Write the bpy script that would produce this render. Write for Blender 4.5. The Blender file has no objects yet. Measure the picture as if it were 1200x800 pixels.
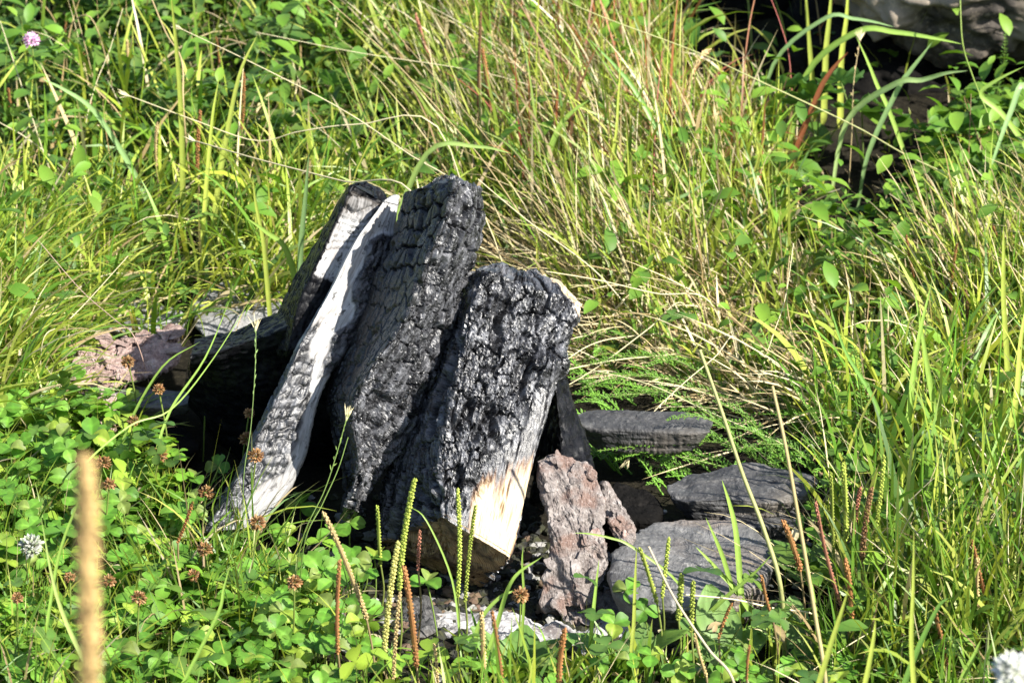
import bpy, math, random
import numpy as np
from mathutils import Vector, Matrix, Euler

rng = np.random.default_rng(11)
random.seed(5)
R = math.radians
sc = bpy.context.scene
COL = sc.collection

# ------------------------------------------------------------------ camera
PITCH = R(25.0); CAM = np.array([0.0, -3.625, 1.790]); FPX = 4000.0
cd = bpy.data.cameras.new('camera'); cam = bpy.data.objects.new('camera', cd); COL.objects.link(cam)
cam.location = CAM; cam.rotation_euler = (R(90) - PITCH, 0, 0)
cd.sensor_width = 36; cd.lens = 120; cd.clip_end = 500; cd.clip_start = 0.05
cd.dof.use_dof = True; cd.dof.focus_distance = 3.66; cd.dof.aperture_fstop = 13
sc.camera = cam

# ------------------------------------------------------------------ sky and sun
SUN = Vector((0.64, -0.40, 0.66)).normalized()
w = bpy.data.worlds.new('World'); sc.world = w; w.use_nodes = True
nt = w.node_tree; bg = nt.nodes['Background']
sky = nt.nodes.new('ShaderNodeTexSky'); sky.sky_type = 'NISHITA'; sky.sun_disc = False
sky.sun_elevation = math.asin(SUN.z); sky.sun_rotation = math.atan2(SUN.x, SUN.y)
nt.links.new(sky.outputs[0], bg.inputs[0]); bg.inputs[1].default_value = 0.09
ld = bpy.data.lights.new('sun', 'SUN'); ld.energy = 5.0; ld.angle = R(0.5); ld.color = (1.0, 0.955, 0.87)
sun = bpy.data.objects.new('sun', ld); COL.objects.link(sun)
sun.rotation_euler = SUN.to_track_quat('Z', 'Y').to_euler()
sc.view_settings.view_transform = 'Standard'; sc.view_settings.look = 'None'
sc.view_settings.exposure = 1.38; sc.view_settings.gamma = 1; sc.view_settings.use_curve_mapping = False
sc.render.engine = 'CYCLES'
sc.cycles.use_denoising = True
sc.cycles.max_bounces = 6; sc.cycles.diffuse_bounces = 3; sc.cycles.glossy_bounces = 2; sc.cycles.transmission_bounces = 3
sc.cycles.sample_clamp_indirect = 3

# ------------------------------------------------------------------ point helpers
cp, sp = math.cos(PITCH), math.sin(PITCH)
def ray(px, py):
    a = (px - 600.0) / FPX; b = (400.0 - py) / FPX
    return np.array([a, cp + b * sp, -sp + b * cp])
def at(px, py, Y):                       # the point seen at a pixel of the photograph on the plane y = Y
    d = ray(px, py); return CAM + d * ((Y - CAM[1]) / d[1])
def atz(px, py, z):
    d = ray(px, py); return CAM + d * ((z - CAM[2]) / d[2])
def proj(P):
    q = np.asarray(P) - CAM
    dep = q[..., 1] * cp - q[..., 2] * sp
    return 600 + FPX * q[..., 0] / dep, 400 - FPX * (q[..., 1] * sp + q[..., 2] * cp) / dep

# ------------------------------------------------------------------ noise
def _h(ix, iy, iz, seed):
    n = (ix * 374761393 + iy * 668265263 + iz * 2147483647 % 1013904223 + seed * 974634777) & 0xFFFFFFFF
    n = ((n ^ (n >> 13)) * 1274126177) & 0xFFFFFFFF
    n = ((n ^ (n >> 16)) * 2246822519) & 0xFFFFFFFF
    return ((n ^ (n >> 15)) & 0xFFFFFF) / float(0xFFFFFF)
def vn(x, y, z=None, seed=0):
    x, y = np.broadcast_arrays(np.asarray(x, float), np.asarray(y, float))
    z = np.zeros_like(x) if z is None else np.asarray(z, float) + np.zeros_like(x)
    ix, iy, iz = (np.floor(a).astype(np.int64) for a in (x, y, z))
    fx, fy, fz = x - ix, y - iy, z - iz
    fx, fy, fz = (f * f * (3 - 2 * f) for f in (fx, fy, fz))
    r = 0
    for a in (0, 1):
        for b in (0, 1):
            for c in (0, 1):
                r = r + _h(ix + a, iy + b, iz * 7919 + c * 7919, seed) * (fx if a else 1 - fx) * (fy if b else 1 - fy) * (fz if c else 1 - fz)
    return r
def fbm(x, y, z=None, seed=0, o=4):
    r = 0; a = .5
    for k in range(o):
        s = 2.03 ** k
        r = r + a * vn(x * s, y * s, None if z is None else z * s, seed + k * 17); a *= .5
    return r / (1 - .5 ** o)
def worley(x, y, seed=0, j=.9, wrap=None):
    ix, iy = np.floor(x).astype(np.int64), np.floor(y).astype(np.int64)
    f1 = np.full(x.shape, 9.); f2 = f1.copy(); cid = f1.copy(); ox = f1.copy(); oy = f1.copy()
    for a in (-1, 0, 1):
        for b in (-1, 0, 1):
            cx, cy = ix + a, iy + b
            hx = cx % wrap if wrap else cx
            qx = cx + .5 + (_h(hx, cy, hx * 0, seed) - .5) * j; qy = cy + .5 + (_h(hx, cy, hx * 0, seed + 5) - .5) * j
            d = np.hypot(x - qx, y - qy); c = _h(hx, cy, hx * 0, seed + 9)
            near = d < f1
            f2 = np.where(near, f1, np.minimum(f2, d)); cid = np.where(near, c, cid); f1 = np.where(near, d, f1)
            ox = np.where(near, x - qx, ox); oy = np.where(near, y - qy, oy)
    return f1, f2, cid, ox, oy
def ss(a, b, x):
    t = np.clip((x - a) / (b - a), 0, 1); return t * t * (3 - 2 * t)

# ------------------------------------------------------------------ meshes and objects
def mk(name, V, F, mat, col=None, uv=None, mask=None, smooth=True):
    me = bpy.data.meshes.new(name)
    V = np.asarray(V, np.float32).reshape(-1, 3)
    Fs = F if isinstance(F, list) else [F]
    Fs = [np.asarray(f, np.int32) for f in Fs if len(f)]
    tot = np.concatenate([np.full(len(f), f.shape[1], np.int32) for f in Fs])
    loops = np.concatenate([f.ravel() for f in Fs])
    me.vertices.add(len(V)); me.vertices.foreach_set('co', V.ravel())
    me.loops.add(len(loops)); me.loops.foreach_set('vertex_index', loops)
    me.polygons.add(len(tot))
    st = np.zeros(len(tot), np.int32); st[1:] = np.cumsum(tot)[:-1]
    me.polygons.foreach_set('loop_start', st); me.polygons.foreach_set('loop_total', tot)
    me.polygons.foreach_set('use_smooth', np.full(len(tot), smooth))
    for nm, c in (('Col', col), ('Mask', mask)):
        if c is not None:
            c = np.asarray(c, np.float32)
            if c.ndim == 1: c = np.tile(c, (len(V), 1))
            if c.shape[1] == 3: c = np.hstack([c, np.ones((len(c), 1), np.float32)])
            at_ = me.attributes.new(nm, 'FLOAT_COLOR', 'POINT'); at_.data.foreach_set('color', c.ravel())
    if uv is not None:
        ul = me.uv_layers.new(name='UVMap'); ul.data.foreach_set('uv', np.asarray(uv, np.float32)[loops].ravel())
    me.update(calc_edges=True); me.validate()
    if mat: me.materials.append(mat)
    return me
def link(name, me, parent=None):
    o = bpy.data.objects.new(name, me); COL.objects.link(o)
    if parent is not None: o.parent = parent
    return o
def local(parent):                        # meshes are worked out in world coordinates; children hold them relative to the thing's base
    return np.zeros(3) if parent is None else np.array(parent.location)
def tag(o, label=None, cat=None, group=None, kind=None):
    for k, v in (('label', label), ('category', cat), ('group', group), ('kind', kind)):
        if v: o[k] = v
    return o
def empty(name, loc=(0, 0, 0), rot=(0, 0, 0), scale=1.0):
    o = bpy.data.objects.new(name, None); COL.objects.link(o); o.empty_display_size = .02
    o.location = loc; o.rotation_euler = rot; o.scale = (scale,) * 3
    return o
class Acc:                                # gathers pieces of one part
    def __init__(s): s.V = []; s.F4 = []; s.F3 = []; s.C = []; s.n = 0
    def add(s, V, F, C):
        V = np.asarray(V, float).reshape(-1, 3); F = np.asarray(F, np.int64)
        C = np.asarray(C, float)
        if C.ndim == 1: C = np.tile(C, (len(V), 1))
        s.V.append(V); s.C.append(C)
        if len(F): (s.F4 if F.shape[1] == 4 else s.F3).append(F + s.n)
        s.n += len(V)
    def mesh(s, name, mat, smooth=True):
        F = []
        if s.F4: F.append(np.concatenate(s.F4))
        if s.F3: F.append(np.concatenate(s.F3))
        return mk(name, np.concatenate(s.V), F, mat, np.concatenate(s.C), smooth=smooth)

# ------------------------------------------------------------------ materials
def newmat(name):
    m = bpy.data.materials.new(name); m.use_nodes = True
    n = m.node_tree.nodes; l = m.node_tree.links
    return m, n, l, n['Principled BSDF']
def nd(n, t, **k):
    x = n.new(t)
    for a, b in k.items(): setattr(x, a, b)
    return x
def mixc(n, l, fac, a, b, mode='MIX'):
    x = n.new('ShaderNodeMix'); x.data_type = 'RGBA'; x.blend_type = mode
    for s, v in ((x.inputs[0], fac), (x.inputs[6], a), (x.inputs[7], b)):
        if isinstance(v, bpy.types.NodeSocket): l.new(v, s)
        elif isinstance(v, (int, float)): s.default_value = v
        else: s.default_value = (*v, 1)
    return x.outputs[2]
def ramp(n, l, src, pts):
    x = n.new('ShaderNodeValToRGB'); e = x.color_ramp.elements
    while len(e) < len(pts): e.new(.5)
    for q, (p, c) in zip(e, pts):
        q.position = p; q.color = (*c, 1) if hasattr(c, '__len__') else (c, c, c, 1)
    l.new(src, x.inputs[0]); return x.outputs[0]
def noise(n, l, scale, detail=4, rough=.55, vec=None, dist=0):
    x = n.new('ShaderNodeTexNoise'); x.inputs['Scale'].default_value = scale
    x.inputs['Detail'].default_value = detail; x.inputs['Roughness'].default_value = rough
    x.inputs['Distortion'].default_value = dist
    if vec is not None: l.new(vec, x.inputs['Vector'])
    return x.outputs[0]
def mapped(n, l, src, scale):
    m = n.new('ShaderNodeMapping'); m.inputs['Scale'].default_value = scale; l.new(src, m.inputs[0]); return m.outputs[0]
def bump(n, l, h, strength, dist, p, prev=None):
    b = n.new('ShaderNodeBump'); b.inputs['Strength'].default_value = strength; b.inputs['Distance'].default_value = dist
    l.new(h, b.inputs['Height'])
    if prev is not None: l.new(prev, b.inputs['Normal'])
    l.new(b.outputs[0], p.inputs['Normal']); return b.outputs[0]

def leaf_material(name, trans=.38, rough=.45, spec=.35, tint=(1.25, 1.25, .55)):
    m, n, l, p = newmat(name)
    a = nd(n, 'ShaderNodeAttribute', attribute_name='Col')
    oi = n.new('ShaderNodeObjectInfo')
    hs = n.new('ShaderNodeHueSaturation')
    mr = n.new('ShaderNodeMapRange'); mr.inputs[3].default_value = .8; mr.inputs[4].default_value = 1.2
    l.new(oi.outputs['Random'], mr.inputs[0]); l.new(mr.outputs[0], hs.inputs['Value']); l.new(a.outputs[0], hs.inputs['Color'])
    tc = n.new('ShaderNodeNewGeometry')
    nz = noise(n, l, 90, 3, .6, tc.outputs['Position'])
    c = mixc(n, l, ramp(n, l, nz, [(.35, 0.0), (.7, .5)]), hs.outputs[0], (0.16, 0.17, 0.03), 'MIX')
    c2 = mixc(n, l, .45, hs.outputs[0], c)
    l.new(c2, p.inputs['Base Color']); p.inputs['Roughness'].default_value = rough
    p.inputs['Specular IOR Level'].default_value = spec
    t = n.new('ShaderNodeBsdfTranslucent'); l.new(mixc(n, l, 1.0, c2, tint, 'MULTIPLY'), t.inputs[0])
    mx = n.new('ShaderNodeMixShader'); mx.inputs[0].default_value = trans
    l.new(p.outputs[0], mx.inputs[1]); l.new(t.outputs[0], mx.inputs[2])
    l.new(mx.outputs[0], n['Material Output'].inputs[0])
    return m
M_LEAF = leaf_material('leaf', .30, .42, .4)
M_CLOVER = leaf_material('clover_leaf', .36, .5, .3)
M_DRY = leaf_material('dry_stalk', .15, .55, .3, (1.1, 1., .8))
M_SEED = leaf_material('seed_head', .08, .7, .2, (1, 1, 1))
M_PETAL = leaf_material('petal', .3, .6, .2, (1, 1, 1))

def char_material(name='charred_wood', spec=.55):
    m, n, l, p = newmat(name)
    uv = n.new('ShaderNodeUVMap').outputs[0]
    mk_ = nd(n, 'ShaderNodeAttribute', attribute_name='Mask')
    sep = n.new('ShaderNodeSeparateColor'); l.new(mk_.outputs['Color'], sep.inputs[0])
    ash_m, fresh_m, scorch = sep.outputs[0], sep.outputs[1], sep.outputs[2]
    grain = noise(n, l, 1, 6, .65, mapped(n, l, uv, (420, 28, 1)))
    blotch = noise(n, l, 1, 4, .6, mapped(n, l, uv, (45, 30, 1)))
    fine = noise(n, l, 1, 4, .7, mapped(n, l, uv, (900, 500, 1)))
    # char: black with grey specks, part thin ash film, part painted silvery highlights
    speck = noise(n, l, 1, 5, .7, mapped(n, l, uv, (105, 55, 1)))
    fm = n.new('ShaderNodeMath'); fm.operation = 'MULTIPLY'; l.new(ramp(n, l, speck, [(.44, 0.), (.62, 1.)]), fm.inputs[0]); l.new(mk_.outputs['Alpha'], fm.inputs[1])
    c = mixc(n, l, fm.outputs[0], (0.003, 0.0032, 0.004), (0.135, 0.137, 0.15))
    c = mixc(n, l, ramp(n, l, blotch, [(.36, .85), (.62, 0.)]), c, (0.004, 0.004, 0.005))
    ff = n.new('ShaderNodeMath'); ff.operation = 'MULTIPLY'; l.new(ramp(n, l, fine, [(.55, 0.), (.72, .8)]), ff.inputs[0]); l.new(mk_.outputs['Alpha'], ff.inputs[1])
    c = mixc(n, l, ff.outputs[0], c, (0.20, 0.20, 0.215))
    # weathered ash-white wood
    ash = ramp(n, l, grain, [(.33, (0.13, 0.125, 0.12)), (.46, (0.33, 0.328, 0.325)), (.7, (0.50, 0.50, 0.505))])
    ash = mixc(n, l, ramp(n, l, blotch, [(.45, 0.), (.7, .6)]), ash, (0.24, 0.20, 0.175))
    ash = mixc(n, l, ramp(n, l, speck, [(.57, 0.), (.64, .9)]), ash, (0.03, 0.028, 0.027))
    # scorched brown grey wood
    sc_ = ramp(n, l, grain, [(.3, (0.02, 0.018, 0.017)), (.5, (0.065, 0.058, 0.052)), (.75, (0.12, 0.107, 0.097))])
    # fresh split wood
    fr = ramp(n, l, grain, [(.33, (0.20, 0.11, 0.05)), (.44, (0.42, 0.32, 0.20)), (.7, (0.56, 0.47, 0.34))])
    def edge(mask, sh=.25):
        s = n.new('ShaderNodeMath'); s.operation = 'MULTIPLY_ADD'
        l.new(grain, s.inputs[0]); s.inputs[1].default_value = sh; l.new(mask, s.inputs[2])
        t = n.new('ShaderNodeMath'); t.operation = 'MULTIPLY_ADD'
        l.new(blotch, t.inputs[0]); t.inputs[1].default_value = sh; l.new(s.outputs[0], t.inputs[2])
        return ramp(n, l, t.outputs[0], [(.56, 0.), (.92, 1.)])
    c = mixc(n, l, edge(scorch), c, sc_)
    c = mixc(n, l, edge(ash_m), c, ash)
    toast = n.new('ShaderNodeMath'); toast.operation = 'MULTIPLY_ADD'; l.new(blotch, toast.inputs[0]); toast.inputs[1].default_value = .5; l.new(fresh_m, toast.inputs[2])
    c = mixc(n, l, ramp(n, l, toast.outputs[0], [(.42, 0.), (.62, .85)]), c, (0.13, 0.065, 0.03))
    c = mixc(n, l, edge(fresh_m), c, fr)
    l.new(c, p.inputs['Base Color'])
    anym = n.new('ShaderNodeMath'); anym.operation = 'MAXIMUM'; l.new(ash_m, anym.inputs[0]); l.new(fresh_m, anym.inputs[1])
    rr = ramp(n, l, fine, [(.38, .22), (.62, .52)])
    l.new(mixc(n, l, anym.outputs[0], rr, (.75, .75, .75)), p.inputs['Roughness'])
    p.inputs['Specular IOR Level'].default_value = spec
    b = bump(n, l, grain, .35, .0012, p)
    bump(n, l, fine, .5, .0006, p, b)
    return m
M_CHAR = char_material(); M_SOOTSHADE = char_material('sooty_shaded_wood', .10)  # sooty copy of the char, gloss cut to put shade in too
def end_material():
    m, n, l, p = newmat('cut_end')
    uv = n.new('ShaderNodeUVMap').outputs[0]
    rings = nd(n, 'ShaderNodeTexWave', wave_type='RINGS', rings_direction='SPHERICAL')
    rings.inputs['Scale'].default_value = 60; rings.inputs['Distortion'].default_value = 1.5
    l.new(uv, rings.inputs[0])
    c = ramp(n, l, rings.outputs[0], [(0., (0.30, 0.19, 0.09)), (.6, (0.42, 0.29, 0.15)), (1., (0.22, 0.13, 0.06))])
    nz = noise(n, l, 25, 5, .6, uv)
    c = mixc(n, l, ramp(n, l, nz, [(.42, 0.), (.62, 1.)]), c, (0.05, 0.035, 0.025))
    l.new(c, p.inputs['Base Color']); p.inputs['Roughness'].default_value = .85
    bump(n, l, rings.outputs[0], .3, .001, p)
    return m
M_END = end_material()
def rock_material(name, a, b_, c_, scale=30, spec=.3, rough=.75, lichen=None):
    m, n, l, p = newmat(name)
    g = n.new('ShaderNodeTexCoord').outputs['Object']
    n1 = noise(n, l, scale, 6, .65, g, .6); n2 = noise(n, l, scale * 7, 4, .7, g); n3 = noise(n, l, scale * .35, 3, .5, g)
    c = ramp(n, l, n1, [(.3, a), (.52, b_), (.75, c_)])
    if lichen: c = mixc(n, l, ramp(n, l, n3, [(.5, 0.), (.6, 1.)]), c, lichen)
    c = mixc(n, l, ramp(n, l, n2, [(.55, 0.), (.8, .5)]), c, [min(1, q * 2.2) for q in c_])
    l.new(c, p.inputs['Base Color']); p.inputs['Roughness'].default_value = rough; p.inputs['Specular IOR Level'].default_value = spec
    b = bump(n, l, n1, .6, .004, p); bump(n, l, n2, .6, .0012, p, b)
    return m
M_SLATE = rock_material('charred_slate', (.014, .0142, .0155), (.05, .049, .049), (.12, .118, .115), 24, .4, .6, (.10, .088, .075))
M_SLATE2 = rock_material('grey_slate', (.035, .034, .035), (.10, .098, .096), (.21, .204, .195), 20, .4, .55, (.15, .125, .105))
M_STONE = rock_material('pale_stone', (.10, .10, .105), (.2, .2, .2), (.34, .33, .32), 20, .3, .8)
M_BOULDER = rock_material('boulder_rock', (.014, .013, .013), (.075, .063, .052), (.25, .205, .155), 14, .3, .85, (.24, .20, .155))
M_DROCK = rock_material('dark_rock', (.003, .0028, .0028), (.007, .0065, .006), (.018, .016, .014), 12, .04, .85)  # near black; on the back rocks it carries the shade of the gaps
M_ASH = rock_material('ash_debris', (.06, .055, .055), (.3, .29, .29), (.6, .58, .57), 38, .2, .9, (.12, .10, .095))
M_BARK = rock_material('pine_bark', (.07, .054, .05), (.18, .155, .142), (.34, .31, .295), 70, .25, .8, (.15, .10, .082))
M_BARKR = rock_material('red_bark', (.12, .07, .058), (.27, .19, .165), (.42, .34, .30), 40, .25, .8)
def soil_material():
    m, n, l, p = newmat('soil')
    g = n.new('ShaderNodeNewGeometry').outputs['Position']
    n1 = noise(n, l, 14, 6, .7, g); n2 = noise(n, l, 160, 4, .7, g)
    c = ramp(n, l, n1, [(.3, (.007, .0065, .005)), (.55, (.016, .014, .010)), (.75, (.03, .033, .014))])
    far = nd(n, 'ShaderNodeSeparateXYZ'); l.new(g, far.inputs[0])
    c = mixc(n, l, ramp(n, l, n2, [(.5, 0.), (.8, .6)]), c, (.05, .042, .028))
    l.new(c, p.inputs['Base Color']); p.inputs['Roughness'].default_value = .95; p.inputs['Specular IOR Level'].default_value = .05
    bump(n, l, n2, .8, .004, p)
    return m
M_SOIL = soil_material()

# ------------------------------------------------------------------ ground
def gz(x, y):
    x = np.asarray(x, float); y = np.asarray(y, float)
    h = .03 * (vn(x * 2.2 + 9, y * 2.2 + 4, seed=3) - .5) + .012 * (vn(x * 9, y * 9, seed=4) - .5)
    h = h + .05 * ss(.9, 2.2, y) + .06 * ss(.3, 1., x) * ss(.5, 1.6, y)
    pit = np.exp(-(((x - .02) / .30) ** 4 + ((y + .25) / .30) ** 4))
    return h * (1 - pit) - .025 * pit
def ground_hit(px, py):
    z = 0.
    for _ in range(6):
        P = atz(px, py, z); z = float(gz(P[0], P[1]))
    return P
ax = np.concatenate([np.linspace(-60, -4, 15), np.linspace(-3.2, 3.2, 260), np.linspace(4, 60, 15)])
ay = np.concatenate([np.linspace(-40, -5, 12), np.linspace(-4.2, 5, 330), np.linspace(6, 90, 18)])
GX, GY = np.meshgrid(ax, ay)
GZ = gz(GX, GY) + .006 * (fbm(GX * 40, GY * 40, seed=8) - .5)
def gridfaces(nr, nc, closed=False):
    i = np.arange(nr - 1)[:, None] * nc; j = np.arange(nc if closed else nc - 1)[None, :]
    j2 = (j + 1) % nc
    return np.stack([i + j, i + j2, i + nc + j2, i + nc + j], -1).reshape(-1, 4)
tag(link('ground', mk('ground', np.stack([GX, GY, GZ], -1).reshape(-1, 3), gridfaces(len(ay), len(ax)), M_SOIL)), kind='structure')

# ------------------------------------------------------------------ logs
def resample(pts, n):
    pts = np.asarray(pts, float)
    s = np.r_[0, np.cumsum(np.linalg.norm(np.diff(pts, axis=0), axis=1))]; s /= s[-1]
    t = np.linspace(0, 1, n)
    out = np.stack([np.interp(t, s, pts[:, k]) for k in range(pts.shape[1])], -1)
    k = max(3, n // 24) | 1; ker = np.hanning(k + 2)[1:-1]; ker /= ker.sum()
    pad = np.vstack([2 * out[0] - out[1:k // 2 + 1][::-1], out, 2 * out[-1] - out[-k // 2:-1][::-1]])
    return np.stack([np.convolve(pad[:, c], ker, 'valid')[:n] for c in range(out.shape[1])], -1)
def rail(pix, ytop, ybot, n):
    p2 = resample(pix, n); Y = np.linspace(ytop, ybot, n)
    return np.array([at(a, b, y) for (a, b), y in zip(p2, Y)])
def log_body(name, rails, step, fn, parent, round_=.008, caps=(1, 1), mat=None, smooth=True, label=None, capmat=None, bulge=(.012, .012)):
    """rails: K closed-section corner lines (n points each, top to bottom). fn(e, v, um, vm, P) -> outward displacement, mask rgb"""
    K = len(rails)
    n0 = len(rails[0])
    ctr = np.mean(rails, 0)
    L = np.linalg.norm(np.diff(ctr, axis=0), axis=1).sum()
    nv = int(L / step)
    rl = []
    for r in rails:
        t = np.linspace(0, 1, n0); tt = np.linspace(0, 1, nv)
        rl.append(np.stack([np.interp(tt, t, r[:, k]) for k in range(3)], -1))
    rl = np.array(rl)                                       # K,nv,3
    side = np.array([np.linalg.norm(rl[(k + 1) % K] - rl[k], axis=1).mean() for k in range(K)])
    per = side.sum(); nu = int(per / step)
    cum = np.r_[0, np.cumsum(side)]
    um = np.arange(nu) / nu * per
    k = np.clip(np.searchsorted(cum, um, 'right') - 1, 0, K - 1); t = (um - cum[k]) / side[k]
    e = k + t
    P = rl[k] * (1 - t)[:, None, None] + rl[(k + 1) % K] * t[:, None, None]   # nu,nv,3
    P = P.transpose(1, 0, 2)                                # nv,nu,3
    m = max(1, int(round_ / step)); off = np.arange(-2 * m, 2 * m + 1); wgt = np.exp(-.5 * (off / m) ** 2); wgt /= wgt.sum()
    P = sum(wg * np.roll(P, o, axis=1) for o, wg in zip(off, wgt))
    du = np.roll(P, -2, 1) - np.roll(P, 2, 1); dv = np.gradient(P, axis=0)
    N = np.cross(du, dv); N /= np.linalg.norm(N, axis=2, keepdims=True) + 1e-9
    C = P.mean(1, keepdims=True)
    if ((P - C) * N).sum(2).mean() < 0: N = -N
    vm = np.arange(nv) * step
    E, _ = np.meshgrid(e, vm); U, V = np.meshgrid(um, vm); Vf = V / vm[-1]
    D, mask = fn(E, Vf, U, V, per, P)
    P = P + N * D[..., None]
    Vs = [P.reshape(-1, 3)]; UV = [np.stack([U, V], -1).reshape(-1, 2)]; MS = [mask.reshape(-1, mask.shape[-1])]
    F = [gridfaces(nv, nu, True)]; base = nv * nu
    axd = ctr[-1] - ctr[0]; axd = axd / np.linalg.norm(axd)
    objs = []
    for end, on in enumerate(caps):
        if not on: continue
        ring = P[-1] if end else P[0]; c = ring.mean(0); s = 1 if end else -1
        rows = 30; ts = np.linspace(0, 1, rows + 1)[1:]
        rr = []; 
        for tt in ts:
            q = ring * (1 - tt) + c * tt
            q = q + axd * s * bulge[end] * (1 - (1 - tt) ** 2.2)
            loc = q - c
            q = q + axd * s * ((.022 * (fbm(q[:, 0] * 38, q[:, 1] * 38, q[:, 2] * 38, seed=61, o=4) - .5) - .008 * ss(.07, .0, np.abs(fbm(q[:, 0] * 60, q[:, 1] * 60, q[:, 2] * 60, seed=63, o=3) - .5))) * min(1, tt * 4))[:, None]
            rr.append(q)
        A = np.array(rr)
        uvc = np.stack([((A - c) @ np.array([1, 0, 0])), ((A - c) @ np.cross(axd, [1, 0, 0]))], -1)
        idx = np.arange(nu)
        if on == 1:
            first = (nv - 1) * nu if end else 0
            Vs.append(A.reshape(-1, 3)); UV.append((uvc + .3).reshape(-1, 2))
            MS.append(np.tile((mask[-1] if end else mask[0]), (rows, 1)))
            ids = np.vstack([first + idx, base + np.arange(rows * nu).reshape(rows, nu)])
            base += rows * nu
            a = ids[:-1]; b = ids[1:]
            F.append(np.stack([a, np.roll(a, -1, 1), np.roll(b, -1, 1), b], -1).reshape(-1, 4))
        else:
            A = np.concatenate([ring[None] + (ring - c)[None] * .001 - axd * s * .004, A])
            uvc = np.concatenate([uvc[:1], uvc])
            me = mk('cut_end', A.reshape(-1, 3) - local(parent), gridfaces(rows + 1, nu, True), capmat or M_END, uv=uvc.reshape(-1, 2))
            link('cut_end', me, parent)
    o = link(name, mk(name, np.concatenate(Vs) - local(parent), F, mat or M_CHAR, uv=np.concatenate(UV), mask=np.concatenate(MS), smooth=smooth), parent)
    if label: o['label'] = label
    return o
def blocks(U, V, per, cu, cv, seed, j=.7, warp=.35):
    """checked char: flat tilted plates, longer along the grain, parted by cracks of uneven width"""
    nu = max(3, round(per / cu)); x = U / per * nu; y = V / cv
    x = x + warp * (fbm(x * 1.3, y * 1.3, seed=seed + 31, o=4) - .5) * 1.6; y = y + warp * 2. * (fbm(x * 1.1, y * 1.1, seed=seed + 47, o=4) - .5)
    f1, f2, c, ox, oy = worley(x, y, seed, j, nu)
    g = f2 - f1; wd = .05 + .20 * ss(.35, .75, fbm(x * .7, y * .7, seed=seed + 3, o=2))
    h1 = (c * 57.3) % 1; h2 = (c * 91.7) % 1
    b = ss(0, 1, g / wd) - .35 * f1 ** 2 + .8 * (h1 - .5) * ox + .8 * (h2 - .5) * oy
    b = b + .20 * (fbm(U * 520, V * 60, seed=seed + 5, o=2) - .5) + .20 * (fbm(U * 420, V * 300, seed=seed + 6, o=2) - .5)
    return b, c
def mask3(a, f, s, film=1.): return np.stack([a, f, s, film + 0 * a], -1)  # film scales the grey of ash and painted highlights

# --- log C: the central black log with checked char
t = empty('firewood_log', at(440, 600, -.36)); t_c = t
tag(t, 'tallest black log in the middle with blocky cracked char on its sunlit side', 'log')
def fC(E, v, U, V, per, P):
    b, c = blocks(U, V, per, .0165, .0225, 3, .72, .22)
    b2, _ = blocks(U, V, per, .0048, .0085, 9, .95)
    low = ss(.45, .75, v)
    amp = .0074 * np.where(E < 1, .35 + .65 * ss(.32, .2, v), 1) * (1 - .5 * low)
    d = amp * (b - .75) + .0026 * (c - .5) * np.where(E < 1, .4, 1) + (.0006 + .0014 * low) * (b2 - .6)
    d += .012 * (fbm(U * 20, V * 9, seed=2) - .5) + low * .010 * (fbm(U * 45, V * 26, seed=29) - .5)
    d -= .005 * np.exp(-((E - 1.24 - .05 * np.sin(v * 9)) / .035) ** 2) * ss(.75, .55, v)
    d -= .012 * ss(.7, 1, v) * fbm(U * 55, V * 40, seed=21)
    d -= .006 * ss(.60, .72, fbm(U * 38, V * 30, seed=71, o=3))
    return d, mask3(0 * d, 0 * d, .30 * low * (E > 1) * (E < 2.2), np.where(E < 1, .12, 1.))  # left face: less ash film, sootier, with its shade put into the colour
N = 60
Crails = [rail([(474, 226), (463, 271), (444, 316), (430, 358), (406, 412), (388, 450), (384, 480), (392, 515), (400, 555), (400, 600)], -.155, -.285, N),
          rail([(534, 211), (519, 262), (500, 307), (482, 358), (464, 392), (441, 422), (416, 460), (412, 490), (418, 525), (420, 560), (410, 596)], -.255, -.395, N),
          rail([(561, 222), (568, 258), (561, 295), (549, 330), (532, 385), (514, 430), (500, 465), (487, 504), (464, 540), (444, 568), (420, 600)], -.200, -.340, N),
          rail([(520, 226), (514, 266), (500, 300), (490, 360), (470, 410), (450, 470), (436, 520), (430, 560), (420, 600)], -.10, -.23, N)]
log_body('charred_wood', Crails, .0013, fC, t, .005, smooth=False, bulge=(.010, .01))

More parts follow.
